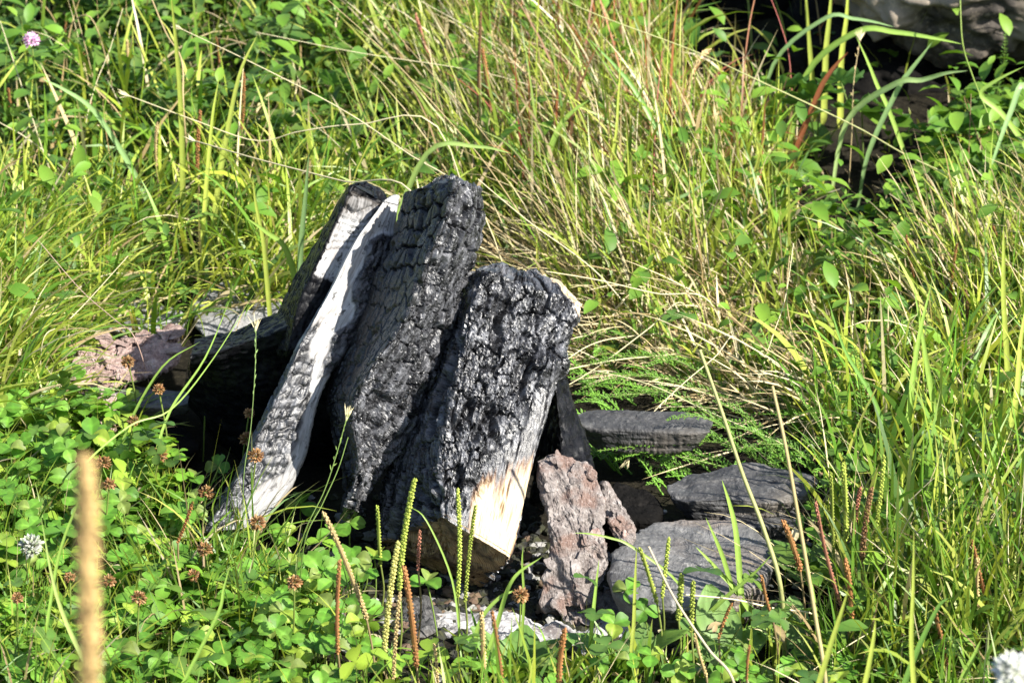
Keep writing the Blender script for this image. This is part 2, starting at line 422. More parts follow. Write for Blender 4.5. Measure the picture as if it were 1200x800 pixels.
# --- log D: the big right-hand log, pale unburnt wood at the foot
t = empty('firewood_log', at(560, 680, -.42))
tag(t, 'thick charred log on the right with pale unburnt wood at its foot', 'log')
def fD(E, v, U, V, per, P):
    b, c = blocks(U, V, per, .0135, .032, 13, 1., .55)
    b2, _ = blocks(U, V, per, .0046, .011, 19, .95, .4)
    px, py = proj(P)
    front = ss(.93, 1.0, E) * ss(2.14, 2.06, E)
    sc0 = (py - 572) + (px - 590) * .62                                    # how far below the scorch line, across the front face
    streak = 60 * (fbm(U * 260, V * 7, seed=51, o=3) - .5)
    fr = ss(-46, 30, sc0 + streak) * front * ss(-6, 10, px - 548 - streak * .3)
    smooth = ss(-40, 30, (py - 462) + (px - 632) * 1.35 + 60 * (fbm(U * 30, V * 16, seed=52) - .5)) * front
    smooth = np.maximum(smooth, fr); burn = 1 - smooth
    tip = ss(.55, .35, np.abs(E - 2.0) * 7 + v * 8)
    d = burn * (.0078 * (b - .75) + .0050 * (c - .5) + .0022 * (b2 - .6)) + .014 * (fbm(U * 18, V * 9, seed=5) - .5) * (.35 + .65 * burn)
    gouge = ss(.57, .66, fbm(U * 42 + 3, V * 17, seed=57, o=3)); d -= .011 * gouge * burn * ss(.02, .1, v)
    d += smooth * (.0016 * (fbm(U * 260, V * 9, seed=15, o=3) - .5) + .0010 * (fbm(U * 500, V * 120, seed=16, o=2) - .5))
    d -= .003 * np.exp(-((fbm(U * 55, V * 2.5, seed=25, o=2) - .5) / .008) ** 2) * smooth
    d += .009 * np.exp(-(((px - 640) / 20) ** 2 + ((py - 427) / 15) ** 2)) * (.5 + b)
    sco = np.clip(smooth * .42 - .05 + .3 * fr, 0, 1)
    return d, mask3(0 * d, np.clip(fr * .95 + tip, 0, 1), sco)
Drails = [rail([(547, 322), (520, 385), (492, 450), (470, 500), (452, 550), (440, 605), (436, 640)], -.145, -.325, N),
          rail([(572, 318), (560, 352), (550, 392), (540, 430), (528, 470), (520, 520), (515, 560), (512, 603)], -.245, -.445, N),
          rail([(674, 356), (672, 385), (660, 412), (653, 445), (641, 491), (628, 533), (612, 600), (597, 653)], -.215, -.455, N),
          rail([(640, 332), (640, 380), (625, 450), (610, 500), (595, 560), (585, 640), (560, 690)], -.12, -.37, N)]
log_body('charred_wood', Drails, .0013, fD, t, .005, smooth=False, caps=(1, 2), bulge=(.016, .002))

# --- log B: slender ash-white log
t = empty('firewood_log', at(290, 615, -.36))
tag(t, 'slender ash-white split log with black charring down its lower left edge', 'log')
def fB(E, v, U, V, per, P):
    b, c = blocks(U, V, per, .0085, .0135, 23, .6)
    px, py = proj(P)
    # image-free criterion: along the length and round the girth
    n1_ = fbm(U * 50, V * 22, seed=33, o=4) - .5
    lim = np.interp(v, [0, .42, .58, .75, .95, 1], [1.2, 1.38, 1.66, 1.62, 1.5, 1.45])
    left = ss(lim + .08, lim - .08, E + .8 * n1_) * ss(.36, .50, v + .4 * n1_) * (E < 2)
    kl = np.interp(v, [0, .08, .12, .26, .34, 1], [1.9, 1.75, 1.42, 1.48, 1.74, 1.74])
    knob = ss(kl - .05, kl + .06, E + .35 * (fbm(U * 55, V * 30, seed=35) - .5)) * ss(.07, .13, v + .1 * n1_) * ss(.60, .42, v)
    char = np.clip(left + knob * (E < 3.9) + ss(2.0, 2.1, E) * ss(.03, .06, v) + ss(.2, 0., E) * ss(.3, .5, v), 0, 1)
    d = char * (.0036 * (b - .75) + .0018 * (c - .5)) + .010 * (fbm(U * 14, V * 7, seed=6) - .5) + (1 - char) * (.0016 * (fbm(U * 200, V * 10, seed=7) - .5) + .0009 * (fbm(U * 400, V * 130, seed=8, o=2) - .5))
    d += .005 * knob * (E < 2.1) - .003 * np.exp(-((fbm(U * 45, V * 4, seed=26, o=2) - .47) / .007) ** 2)
    hole = np.exp(-(((E - 1.72) / .10) ** 2 + ((v - .80) / .014) ** 2)); d -= .004 * hole
    a = (1 - char); up = ss(.68, .5, v)
    return d, mask3(a * up * .8 + a * (1 - up) * .50, 0 * d, a * .8 * (1 - hole))
Brails = [rail([(447, 236), (414, 277), (400, 300), (384, 337), (347, 402), (328, 452), (299, 504), (282, 545), (247, 600), (232, 620)], -.10, -.33, N),
          rail([(450, 236), (419, 275), (404, 303), (387, 337), (351, 402), (331, 452), (303, 504), (286, 545), (253, 602), (238, 624)], -.150, -.385, N),
          rail([(466, 240), (460, 285), (450, 320), (434, 358), (402, 410), (386, 440), (370, 478), (361, 530), (344, 569), (306, 617)], -.125, -.365, N),
          rail([(464, 236), (452, 275), (440, 320), (420, 350), (380, 410), (350, 470), (330, 520), (310, 570), (280, 620)], -.05, -.29, N)]
log_body('ashy_wood', Brails, .0016, fB, t, .004, bulge=(.006, .01))

# --- log A: rear split log with the grey-white face
t = empty('firewood_log', at(330, 470, -.12))
tag(t, 'rear left split log with a pale cracked face turned to the sun', 'log')
def fA(E, v, U, V, per, P):
    face = ((E > 1.0) & (E < 2.03)) * ss(.60, .52, v + .15 * (fbm(U * 60, V * 20, seed=43) - .5))
    edge_ = ss(1.0, 1.06, E)
    q = V * 95 + 1.6 * np.sin(U * 40) + 3.0 * (fbm(U * 22, V * 30, seed=41) - .5)
    fr = np.abs(q - np.floor(q) - .5) * 2; on = _h(np.floor(q).astype(np.int64), 0 * E.astype(np.int64), 0 * E.astype(np.int64), 7)
    crack = np.exp(-(fr / .16) ** 2) * (on > .35) * face * ss(.75, .1, v)
    b, c = blocks(U, V, per, .009, .013, 53, .8)
    d = (1 - face) * .003 * (b - .6) + .008 * (fbm(U * 16, V * 8, seed=46) - .5) * (1 - face) + face * .002 * (fbm(U * 30, V * 260, seed=44) - .5)
    d -= .0075 * crack
    d -= .003 * face
    return d, mask3(face * (.42 + .43 * ss(.08, .3, v)) * ss(.01, .05, v), 0 * d, face * .9 * ss(.01, .05, v), .1)  # little ash film, the dark side's shade put into its char
Arails = [rail([(406, 220), (393, 240), (374, 278), (350, 322), (327, 371), (322, 392), (318, 410)], -.02, -.12, N),
          rail([(414, 217), (405, 238), (389, 274), (371, 312), (355, 342), (346, 370), (336, 410)], -.13, -.22, N),
          rail([(452, 236), (456, 262), (440, 300), (420, 335), (400, 365), (390, 385), (375, 410)], -.122, -.21, N),
          rail([(445, 226), (436, 262), (415, 300), (395, 335), (370, 365), (355, 390), (345, 410)], -.0, -.12, N)]
log_body('split_wood', Arails, .0017, fA, t, .003, mat=M_SOOTSHADE, bulge=(.006, .01))

# --- log E: black log lying behind, on the left
t = empty('firewood_log', at(300, 520, -.10))
tag(t, 'dull black burnt log lying low at the left behind the white log', 'log')
def fE(E, v, U, V, per, P):
    b, c = blocks(U, V, per, .011, .015, 63, .85)
    d = .003 * (b - .6) + .022 * (fbm(U * 17, V * 14, seed=66) - .5)
    return d, mask3(0 * d, 0 * d, 0 * d, .1)  # little ash film: dull black char, shade of the lying log put in
Erails = [rail([(230, 400), (268, 391), (304, 376), (330, 366), (360, 352), (410, 345)], -.08, -.10, 40),
          rail([(223, 416), (262, 408), (300, 395), (350, 380), (420, 380)], -.17, -.19, 40),
          rail([(222, 478), (258, 520), (300, 548), (350, 566), (420, 576)], -.08, -.09, 40),
          rail([(236, 430), (270, 440), (300, 440), (350, 430), (400, 420)], .03, .03, 40)]
log_body('charred_wood', Erails, .0024, fE, t, .008, mat=M_SOOTSHADE, bulge=(.004, .01))
# --- log F: burnt stub behind the right log
t = empty('charred_stub', at(665, 540, -.22))
tag(t, 'short burnt stub leaning behind the thick log, above the upright bark', 'log')
Frails = [rail([(640, 430), (632, 480), (625, 540), (622, 590)], -.16, -.26, 30),
          rail([(650, 440), (655, 490), (660, 540), (668, 600)], -.22, -.33, 30),
          rail([(662, 448), (680, 485), (694, 520), (706, 570)], -.17, -.28, 30),
          rail([(652, 436), (655, 490), (660, 540), (664, 580)], -.10, -.20, 30)]
log_body('charred_wood', Frails, .0024, fE, t, .008, mat=M_SOOTSHADE)
# smaller burnt lumps in the pit
# ------------------------------------------------------------------ stones and bark: closed bodies from an outline
def body(name, outline, thick, mat, nrm=None, seed=0, rough=.004, step=.0028, parent=None, flat=3.2, fine=.0012, grooves=0, curl=0, fr=60, soft=.004, under=0, terrace=0, smooth=False):
    """outline: 3D points of the face turned to the viewer, in order. The body goes back by thick along -nrm."""
    O = np.asarray(outline, float); c = O.mean(0)
    if nrm is None: nrm = np.array([0, 0, 1.])
    nrm = np.asarray(nrm, float); nrm /= np.linalg.norm(nrm)
    ux = np.cross(nrm, [0, 0, 1.]) if abs(nrm[2]) < .9 else np.cross([0, 1., 0], nrm); ux /= np.linalg.norm(ux); uy = np.cross(nrm, ux)
    q = np.stack([(O - c) @ ux, (O - c) @ uy], -1); h = (O - c) @ nrm
    th = np.arctan2(q[:, 1], q[:, 0]); r = np.linalg.norm(q, axis=1)
    o = np.argsort(th); th, r, h = th[o], r[o], h[o]
    per = 2 * math.pi * r.mean(); na = int(per / step); T = -math.pi + 2 * math.pi * np.arange(na) / na
    xs = np.r_[th - 2 * math.pi, th, th + 2 * math.pi]
    # outline lines between the corners, in the plane
    rr = np.zeros(na)
    qo = q[o]; qn = np.vstack([qo[-1], qo]); hh = np.interp(T, xs, np.tile(h, 3))
    for i, a in enumerate(T):
        best = 0
        for s in range(len(qo)):
            p0, p1 = qn[s], qn[s + 1]; dd = np.array([math.cos(a), math.sin(a)])
            den = dd[0] * (p1 - p0)[1] - dd[1] * (p1 - p0)[0]
            if abs(den) < 1e-12: continue
            u = (dd[1] * p0[0] - dd[0] * p0[1]) / den
            if -1e-6 <= u <= 1 + 1e-6:
                x = p0 + (p1 - p0) * u; k = x @ dd
                if k > best: best = k
        rr[i] = best or np.interp(a, xs, np.tile(r, 3))
    k = max(1, int(soft / step)); off = np.arange(-2 * k, 2 * k + 1); wg = np.exp(-.5 * (off / k) ** 2); wg /= wg.sum()
    rr = sum(w_ * np.roll(rr, s) for s, w_ in zip(off, wg)); hh = sum(w_ * np.roll(hh, s) for s, w_ in zip(off, wg))
    ph = np.linspace(0, math.pi, 20001); s_, c_ = np.sin(ph), np.cos(ph); ex = 2 / flat
    rho = np.abs(s_) ** ex; he = np.sign(c_) * np.abs(c_) ** ex
    arc = np.r_[0, np.cumsum(np.hypot(np.diff(rho) * r.mean(), np.diff(he) * thick / 2))]; nr = int(arc[-1] / step)
    q_ = np.linspace(0, arc[-1], nr); rho = np.interp(q_, arc, rho); he = np.interp(q_, arc, he); rho[0] = rho[-1] = .004; ph = q_
    RHO, TT = np.meshgrid(rho, T, indexing='ij'); HE = he[:, None] + 0 * TT
    RU = RHO * (1 - under * (1 - HE) / 2)
    X = RU * rr[None] * np.cos(TT); Yp = RU * rr[None] * np.sin(TT)
    Zp = (HE - 1) * thick / 2 + RHO * hh[None]
    if curl: Zp = Zp - curl * (X ** 2) / .01
    P = c + X[..., None] * ux + Yp[..., None] * uy + Zp[..., None] * nrm
    du = np.roll(P, -1, 1) - np.roll(P, 1, 1); dv = np.gradient(P, axis=0)
    Nn = np.cross(dv, du); Nn /= np.linalg.norm(Nn, axis=2, keepdims=True) + 1e-9
    cc = P.mean((0, 1))
    if ((P - cc) * Nn).sum(2).mean() < 0: Nn = -Nn
    x, y, z = P[..., 0], P[..., 1], P[..., 2]
    d = rough * 2 * (fbm(x * fr * .45, y * fr * .45, z * fr * .45, seed, 4) - .5) + fine * 2 * (fbm(x * 260, y * 260, z * 260, seed + 3, 3) - .5)
    if terrace:                                    # flaky layers: steps with crisp edges
        q1 = fbm(X * 55 + seed, Yp * 26, z * 0, seed + 21, 4) * 9; q2 = fbm(X * 120 + seed, Yp * 70, z * 0, seed + 23, 3) * 7
        st = lambda q: np.floor(q) + ss(.72, 1., q - np.floor(q))
        d = d + terrace * (st(q1) - 4.5) * .55 + terrace * .3 * (st(q2) - 3.5)
    if grooves:
        g = fbm(X * 10 + seed, Yp * 60 + Zp * 160, seed=seed + 11, o=3); d = d + grooves * (ss(.40, .52, g) - .5)
    P = P + Nn * d[..., None]
    org = local(parent) if parent is not None else np.array([cc[0], cc[1], P[..., 2].min()])
    me = mk(name, P.reshape(-1, 3) - org, gridfaces(len(ph), na, True), mat, smooth=smooth)
    ob = link(name, me, parent)
    if parent is None: ob.location = org
    return ob
def bark_scales(P0, *a): pass
def polyz(pts, z): return [atz(a, b, z) for a, b in pts]
def polyY(pts, Ys): return [at(a, b, Y) for (a, b), Y in zip(pts, Ys)]
def stone(pts, z, thick, mat, label, seed, name='stone', cat='stone', tilt=(0, 0), group=None, **k):
    k.setdefault('under', .3); k.setdefault('soft', .0012); k.setdefault('fine', .0008); k.setdefault('terrace', .0009); k.setdefault('fr', 34); k.setdefault('grooves', .0008); k['rough'] = k.get('rough', .004) * .8; k['flat'] = 9; k.setdefault('step', .0021)
    o = body(name, polyz(pts, z), thick, mat, nrm=(0, 0, 1), seed=seed, **k)
    tag(o, label, cat, group); return o
stone([(668, 482), (690, 479), (750, 480), (812, 481), (840, 488), (836, 504), (812, 508), (760, 505), (700, 503), (672, 497)], .060, .034, M_SLATE,
      'straight-edged dark grey slab just right of the thick log', 1, name='slate_stone', flat=5)
stone([(776, 566), (800, 552), (832, 546), (889, 541), (932, 548), (962, 562), (950, 578), (900, 588), (850, 584), (800, 586), (780, 580)], .052, .040, M_SLATE,
      'dark cracked stone slab with green fronds growing above and below it', 2, name='slate_stone', rough=.010, flat=4, grooves=.0016)
stone([(710, 645), (725, 628), (760, 606), (800, 598), (850, 600), (885, 612), (905, 632), (915, 655), (900, 680), (860, 702), (800, 708), (745, 706), (712, 690)], .045, .08, M_SLATE2,
      'broad flat grey stone with a pinkish corner right of the bark', 3, name='flat_stone', rough=.008, flat=4, grooves=.0016)
stone([(700, 575), (720, 560), (760, 570), (780, 590), (770, 610), (735, 608), (710, 600)], .035, .07, M_DROCK, 'small near-black stone behind the leaning bark flap', 4, rough=.008, flat=2.6)
stone([(840, 590), (880, 584), (935, 592), (940, 612), (890, 618), (850, 610)], .03, .05, M_SLATE, 'low dark stone tucked under the cracked slab', 5, rough=.008, flat=2.6)
stone([(222, 352), (240, 334), (262, 322), (300, 334), (335, 340), (345, 362), (320, 380), (280, 392), (240, 396), (226, 380)], .022, .035, M_STONE,
      'pale grey flat stone behind the black log, half under grass', 7, name='flat_stone', rough=.005, flat=4, grooves=.002)
stone([(60, 352), (110, 344), (170, 350), (215, 362), (225, 376), (180, 386), (110, 388), (66, 378)], .015, .03, M_STONE,
      'weathered grey stone at far left buried in bent grass', 8, name='flat_stone', rough=.005, flat=4)
stone([(118, 455), (160, 450), (225, 458), (236, 470), (190, 478), (130, 474)], .04, .02, M_SLATE2, 'thin grey slate left of the black log', 9, name='slate_piece', rough=.002, flat=5)
stone([(0, 395), (50, 380), (85, 392), (95, 415), (60, 432), (10, 428)], .03, .05, M_STONE, 'grey stone at the left edge under green grass', 10, rough=.006, flat=3)
stone([(100, 468), (160, 478), (215, 490), (240, 520), (200, 545), (140, 530), (100, 500)], .02, .06, M_DROCK, 'near-black stone beneath the slate at left', 12, rough=.008, flat=3)
# reddish bark on the left
def bark_sheet(name, pts, Ys, thick, nrm, mat, label, seed, layers=14, curl=0, size=(.016, .03)):
    """a bark slab: closed body plus separate raised scale plates"""
    root = empty(name, tuple(np.mean(polyY(pts, Ys), 0))); tag(root, label, 'bark')
    O = np.array(polyY(pts, Ys)); c = O.mean(0)
    body('bark_core', O, thick, mat, nrm=nrm, seed=seed, rough=.0065, fine=.0020, step=.0015, parent=root, flat=3.5, curl=curl, fr=95, soft=.0022, terrace=.0026)
    nrm = np.asarray(nrm, float); nrm /= np.linalg.norm(nrm)
    ux = np.cross(nrm, [0, 0, 1.]) if abs(nrm[2]) < .9 else np.cross([0, 1., 0], nrm); ux /= np.linalg.norm(ux); uy = np.cross(nrm, ux)
    q = np.stack([(O - c) @ ux, (O - c) @ uy], -1); hO = (O - c) @ nrm
    r_ = random.Random(seed); k = 0; tries = 0
    def inside(p):
        s = False; j = len(q) - 1
        for i in range(len(q)):
            if (q[i][1] > p[1]) != (q[j][1] > p[1]) and p[0] < (q[j][0] - q[i][0]) * (p[1] - q[i][1]) / (q[j][1] - q[i][1]) + q[i][0]: s = not s
            j = i
        return s
    sol, *_ = np.linalg.lstsq(np.c_[q, np.ones(len(q))], hO, rcond=None)
    while k < layers and tries < 4000:
        tries += 1
        p = np.array([r_.uniform(q[:, 0].min(), q[:, 0].max()), r_.uniform(q[:, 1].min(), q[:, 1].max())])
        if not inside(p * 1.08): continue
        w_, h_ = r_.uniform(*size) * .5, r_.uniform(*size) * .75
        n_ = r_.randint(6, 9); ang = sorted(r_.uniform(0, 2 * math.pi) for _ in range(n_))
        lift = r_.uniform(.0008, .0030); tx, ty = r_.gauss(0, .16), r_.gauss(0, .12)
        pts3 = []
        for a in ang:
            rr = r_.uniform(.65, 1.25); dx, dy = math.cos(a) * w_ * rr, math.sin(a) * h_ * rr
            x, y = p[0] + dx, p[1] + dy
            z = sol[0] * x + sol[1] * y + sol[2] + lift + dx * tx + dy * ty - (curl * x * x / .01 if curl else 0)
            pts3.append(c + x * ux + y * uy + z * nrm)
        body('bark_scale', pts3, r_.uniform(.0012, .0026), mat if r_.random() < .93 else M_BARKR, nrm=nrm, seed=seed + tries, rough=.0026, fine=.0012, step=.0014, parent=root, flat=5, fr=130, soft=.0009, terrace=.0006)
        k += 1
    return root
fl = (0.05, -.25, 1)
bark_sheet('bark_piece', [(82, 432), (92, 408), (125, 396), (160, 392), (208, 388), (216, 408), (196, 428), (160, 440), (120, 456), (100, 470), (88, 455)],
           [.0, .08, .12, .13, .14, .08, .02, -.01, -.05, -.08, -.05], .016, (0.02, -.35, .93), M_BARKR, 'reddish bark slab lying flat left of the black log', 31, 22, size=(.02, .045))
bark_sheet('bark_piece', [(95, 478), (120, 465), (140, 470), (135, 500), (110, 505)], [-.1, -.08, -.09, -.13, -.13], .012, (0.0, -.4, .9), M_BARKR,
           'small reddish bark chip in the clover at far left', 33, 7)
bark_sheet('bark_piece', [(629, 538), (645, 530), (672, 533), (690, 540), (700, 553), (712, 585), (711, 615), (720, 648), (717, 668), (706, 690), (702, 708), (668, 714), (641, 722), (634, 700), (640, 675), (646, 640), (643, 592), (634, 562)],
           [-.36, -.35, -.35, -.35, -.36, -.385, -.40, -.43, -.44, -.455, -.465, -.475, -.48, -.47, -.455, -.435, -.40, -.375], .018, (.28, -.80, .45), M_BARK,
           'upright flaky pine bark slab leaning beside the thick log', 35, 26, curl=.012, size=(.008, .022))
bark_sheet('bark_piece', [(708, 562), (716, 568), (730, 582), (745, 602), (749, 622), (740, 641), (728, 634), (718, 618), (708, 600)],
           [-.35, -.35, -.36, -.37, -.385, -.40, -.40, -.39, -.37], .012, (.45, -.6, .6), M_BARK,
           'small curled flap of bark sticking out right of the upright slab', 37, 8, size=(.007, .016))
bark_sheet('bark_piece', [(650, 702), (690, 690), (730, 694), (752, 706), (745, 724), (700, 730), (660, 726)], [-.44, -.42, -.42, -.44, -.47, -.48, -.475], .010, (0, -.2, 1), M_BARK,
           'flat bark piece lying at the foot of the upright slab', 39, 12)
# ash-coated debris in front
for i, (pts, z, th, mt, lb) in enumerate([
    ([(500, 712), (540, 704), (600, 712), (640, 724), (700, 730), (740, 736), (735, 756), (690, 768), (640, 770), (590, 758), (540, 745), (505, 735)], .0, .04, M_ASH, 'long whitish ash-covered log remnant lying in front of the pile'),
    ([(470, 700), (500, 690), (520, 706), (515, 735), (485, 745), (465, 725)], .0, .04, M_SLATE, 'dark charcoal lump left of the ash-covered remnant'),
    ([(700, 722), (750, 716), (800, 722), (806, 740), (760, 752), (715, 745)], -.002, .035, M_ASH, 'ashy fragment under the green spikes below the flat stone'),
    ([(240, 640), (270, 634), (284, 648), (262, 664), (240, 658)], .01, .02, M_ASH, 'pale ash crumb among clover below the white log')]):
    tag(body('ash_remnant', polyz(pts, z), th, mt, seed=70 + i, rough=.010, fine=.003, flat=2.8, fr=95), lb, 'debris')
# charcoal bits: nobody could count them
acc = Acc()
def lump(c, r, seed, col):
    th = np.linspace(0, 2 * math.pi, 8)[:-1]; ph = np.linspace(.25, math.pi - .25, 5)
    P = np.array([[math.sin(p) * math.cos(t_), math.sin(p) * math.sin(t_), math.cos(p) * .6] for p in ph for t_ in th])
    g = np.random.default_rng(seed); P = P * (r * g.uniform(.6, 1.2, (len(P), 1))) + c
    acc.add(P, gridfaces(5, 7, True), col)
    n = len(P); acc.add(np.vstack([P[:7].mean(0), P[:7]]), [[0, 1 + k, 1 + (k + 1) % 7] for k in range(7)], col)
for i in range(1500):
    a, b = rng.normal(0, .16), rng.normal(0, .10)
    P = np.array([.03 + a, -.40 + b, 0]); P[2] = gz(P[0], P[1]) + .002
    g = rng.random(); col = (.02, .02, .022) if g < .7 else ((.3, .29, .29) if g < .85 else (.14, .09, .07))
    lump(P, rng.uniform(.003, .011), i, col)
tag(link('charcoal_debris', acc.mesh('charcoal_debris', M_SEED, False)), 'loose charcoal crumbs and ash around the foot of the logs', 'debris', kind='stuff')

# boulder at the back
def rock(name, c, size, mat, label, seed, rough=.05):
    n1, n2 = 170, 260
    ph = np.linspace(0.001, math.pi - .001, n1); th = np.linspace(0, 2 * math.pi, n2 + 1)[:-1]
    PH, TH = np.meshgrid(ph, th, indexing='ij')
    D = np.stack([np.sin(PH) * np.cos(TH), np.sin(PH) * np.sin(TH), np.cos(PH)], -1)
    D2 = np.sign(D) * np.abs(D) ** .8
    P = D2 * np.array(size)
    x, y, z = P[..., 0] + seed, P[..., 1], P[..., 2]
    q = fbm(x * 5, y * 5, z * 5, seed, 4) - .5; ter = fbm(x * 14, y * 14, z * 22, seed + 4, 4) - .5
    rdg = np.abs(fbm(x * 9, y * 9, z * 12, seed + 8, 4) - .5) * 2; pit = fbm(x * 40, y * 40, z * 40, seed + 12, 3) - .5
    P = P * (1 + 1.2 * rough / min(size) * q)[..., None] + D * (ter * rough * .8 + (rdg - .2) * rough * .9 + pit * rough * .25)[..., None] + np.array(c)
    return tag(link(name, mk(name, P.reshape(-1, 3), gridfaces(n1, n2, True), mat)), label, 'rock')
def rx(px, py, Y): return float(at(px, py, Y)[0])
rock('boulder', (rx(1120, 0, 1.1), 1.16, .225), (.21, .20, .17), M_BOULDER, 'big weathered grey and tan boulder at the top right corner', 4, .07)
rock('boulder', (rx(1050, 150, 1.0), 1.20, .0), (.17, .20, .10), M_DROCK, 'rock coloured near-black for the shade in the hollow beneath the grey boulder', 7, .04)  # stands in the dark gap, whose shade is put into its colour
rock('boulder', (rx(880, 20, 1.3), 1.52, .02), (.22, .16, .15), M_DROCK, 'rock coloured dark for the shaded recess behind the reddish grass at the top', 9, .05)  # fills the dark recess, with the shade painted as rock colour

# ------------------------------------------------------------------ vegetation batches
def palette(name, n):
    P = dict(
        green=[(.09, .21, .022), (.13, .27, .028), (.18, .32, .035), (.07, .16, .025)],
        yellow=[(.33, .38, .05), (.42, .45, .09), (.27, .35, .04), (.20, .30, .03)],
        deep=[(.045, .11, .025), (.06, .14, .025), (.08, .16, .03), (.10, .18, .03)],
        dry=[(.54, .44, .25), (.64, .54, .33), (.36, .26, .13), (.5, .44, .30), (.30, .20, .10)],
        clover=[(.10, .23, .02), (.13, .28, .028), (.24, .34, .04), (.065, .16, .022)],
        blue=[(.10, .20, .07), (.14, .24, .09), (.09, .17, .06)],
        red=[(.26, .07, .05), (.33, .12, .05), (.20, .10, .06)])[name]
    P = np.array(P); a = P[rng.integers(0, len(P), n)]; b = P[rng.integers(0, len(P), n)]; t_ = rng.random((n, 1))
    return (a * t_ + b * (1 - t_)) * rng.uniform(.85, 1.15, (n, 1))
PIT = np.array([(205, 420), (225, 392), (330, 372), (460, 350), (600, 345), (665, 420), (690, 440), (860, 476), (968, 545), (955, 620), (915, 690), (870, 745), (770, 785), (640, 790), (480, 780), (430, 720), (380, 690), (300, 672), (235, 645), (190, 560), (120, 510), (100, 470), (85, 430), (120, 395)], float)
def inpoly(x, y, poly):
    r = np.zeros(np.shape(x), bool); j = len(poly) - 1
    for i in range(len(poly)):
        xi, yi = poly[i]; xj, yj = poly[j]
        c = ((yi > y) != (yj > y)) & (x < (xj - xi) * (y - yi) / (yj - yi + 1e-12) + xi)
        r ^= c; j = i
    return r
PITW = np.array([ground_hit(a, b)[:2] for a, b in PIT])
BARE = [np.array([ground_hit(a, b)[:2] for a, b in poly]) for poly in
        ([(770, -20), (1060, -20), (1240, 20), (1240, 140), (1100, 190), (1060, 300), (975, 290), (950, 180), (800, 110), (770, 60)],)]
def scatter(n, x0, x1, y0, y1, dens=None, avoid=True):
    xs = []; ys = []; got = 0
    while got < n:
        x = rng.uniform(x0, x1, n * 2); y = rng.uniform(y0, y1, n * 2)
        k = np.ones(len(x), bool)
        if avoid: k &= ~inpoly(x, y, PITW)
        for b in BARE: k &= ~(inpoly(x, y, b) & (rng.random(len(x)) < .97))
        k &= rng.random(len(x)) < .22 + .78 * ss(.32, .62, fbm(x * 7, y * 7, seed=77, o=2))
        if dens is not None: k &= rng.random(len(x)) < dens(x, y)
        xs.append(x[k]); ys.append(y[k]); got += k.sum()
    return np.concatenate(xs)[:n], np.concatenate(ys)[:n]
def blades(x, y, L, W, az, th0, bend, col, S=7, z0=None, tw=None, fold=False):
    """curved tapering blades; returns verts, faces, colours"""
    n = len(x); s = np.linspace(0, 1, S + 1)
    th = th0[:, None] + bend[:, None] * s[None] ** 1.6
    th = np.clip(th, 0, 2.0)
    azw = az[:, None] + (rng.normal(0, .25, n))[:, None] * s[None]
    d = np.stack([np.sin(th) * np.cos(azw), np.sin(th) * np.sin(azw), np.cos(th)], -1)
    C = np.zeros((n, S + 1, 3)); C[:, 1:] = np.cumsum((d[:, 1:] + d[:, :-1]) * .5 * (L / S)[:, None, None], axis=1)
    z = gz(x, y) if z0 is None else z0
    C += np.stack([x, y, z - .004], -1)[:, None]
    C[..., 2] = np.maximum(C[..., 2], z[:, None] - .004 + .012 * s[None])
    if tw is None: tw = rng.uniform(-1.2, 1.2, n)
    tws = tw[:, None] + rng.normal(0, .5, n)[:, None] * s[None]
    A = np.stack([-np.sin(azw), np.cos(azw), 0 * azw], -1); B = np.cross(d, A)
    side = A * np.cos(tws)[..., None] + B * np.sin(tws)[..., None]
    prof = np.minimum(1, .55 + 2.2 * s) * (1 - s ** 2.6) ** .8; prof[-1] = .03
    h = side * (W[:, None] * prof[None])[..., None] * .5
    ccol = col[:, None, :] * (1 + 0 * s[None, :, None])
    base = np.array([.30, .30, .12]); k = (np.clip(1 - s * 4, 0, 1) * .35)[None, :, None]
    ccol = ccol * (1 - k) + base * k
    tipc = np.array([.40, .32, .13]); tk = (rng.random(n) < .35)[:, None, None] * np.clip((s - .8) * 4, 0, 1)[None, :, None] * .7
    ccol = ccol * (1 - tk) + tipc * tk
    if fold:
        Nn = np.cross(side, d); mid = C - Nn * (W[:, None] * prof[None] * .22)[..., None]
        V = np.stack([C - h, mid, C + h], 2); m = 3; cc = np.repeat(ccol[:, :, None], 3, 2)
        cc[:, :, 1] *= 1.15
    else:
        V = np.stack([C - h, C + h], 2); m = 2; cc = np.repeat(ccol[:, :, None], 2, 2)
    b = (np.arange(n) * (S + 1) * m)[:, None, None] + (np.arange(S) * m)[None, :, None] + np.arange(m - 1)[None, None]
    F = np.stack([b, b + 1, b + m + 1, b + m], -1).reshape(-1, 4)
    return V.reshape(-1, 3), F, cc.reshape(-1, 3)
def U(a, b, n): return rng.uniform(a, b, n)
def G(m, s, n): return rng.normal(m, s, n)
def hmul(x, y):                           # growth is stunted round the stones, the boulder and the shaded hollow
    px, py = proj(np.stack([x, y, gz(x, y)], -1))
    h = np.ones(len(px))
    def box(x0, x1, y0, y1, k, f=25):
        w_ = ss(x0 - f, x0 + f, px) * ss(x1 + f, x1 - f, px) * ss(y0 - f, y0 + f, py) * ss(y1 + f, y1 - f, py)
        return 1 - (1 - k) * w_
    return (h * box(925, 1105, 120, 340, .16) * box(925, 1105, 300, 480, .5) * box(1080, 1300, -40, 330, .45) * box(440, 960, 700, 900, .42) * box(20, 360, 390, 640, .62)
            * box(780, 1000, -60, 200, .8) * box(640, 960, 400, 640, .5) * box(380, 640, 330, 460, .6))
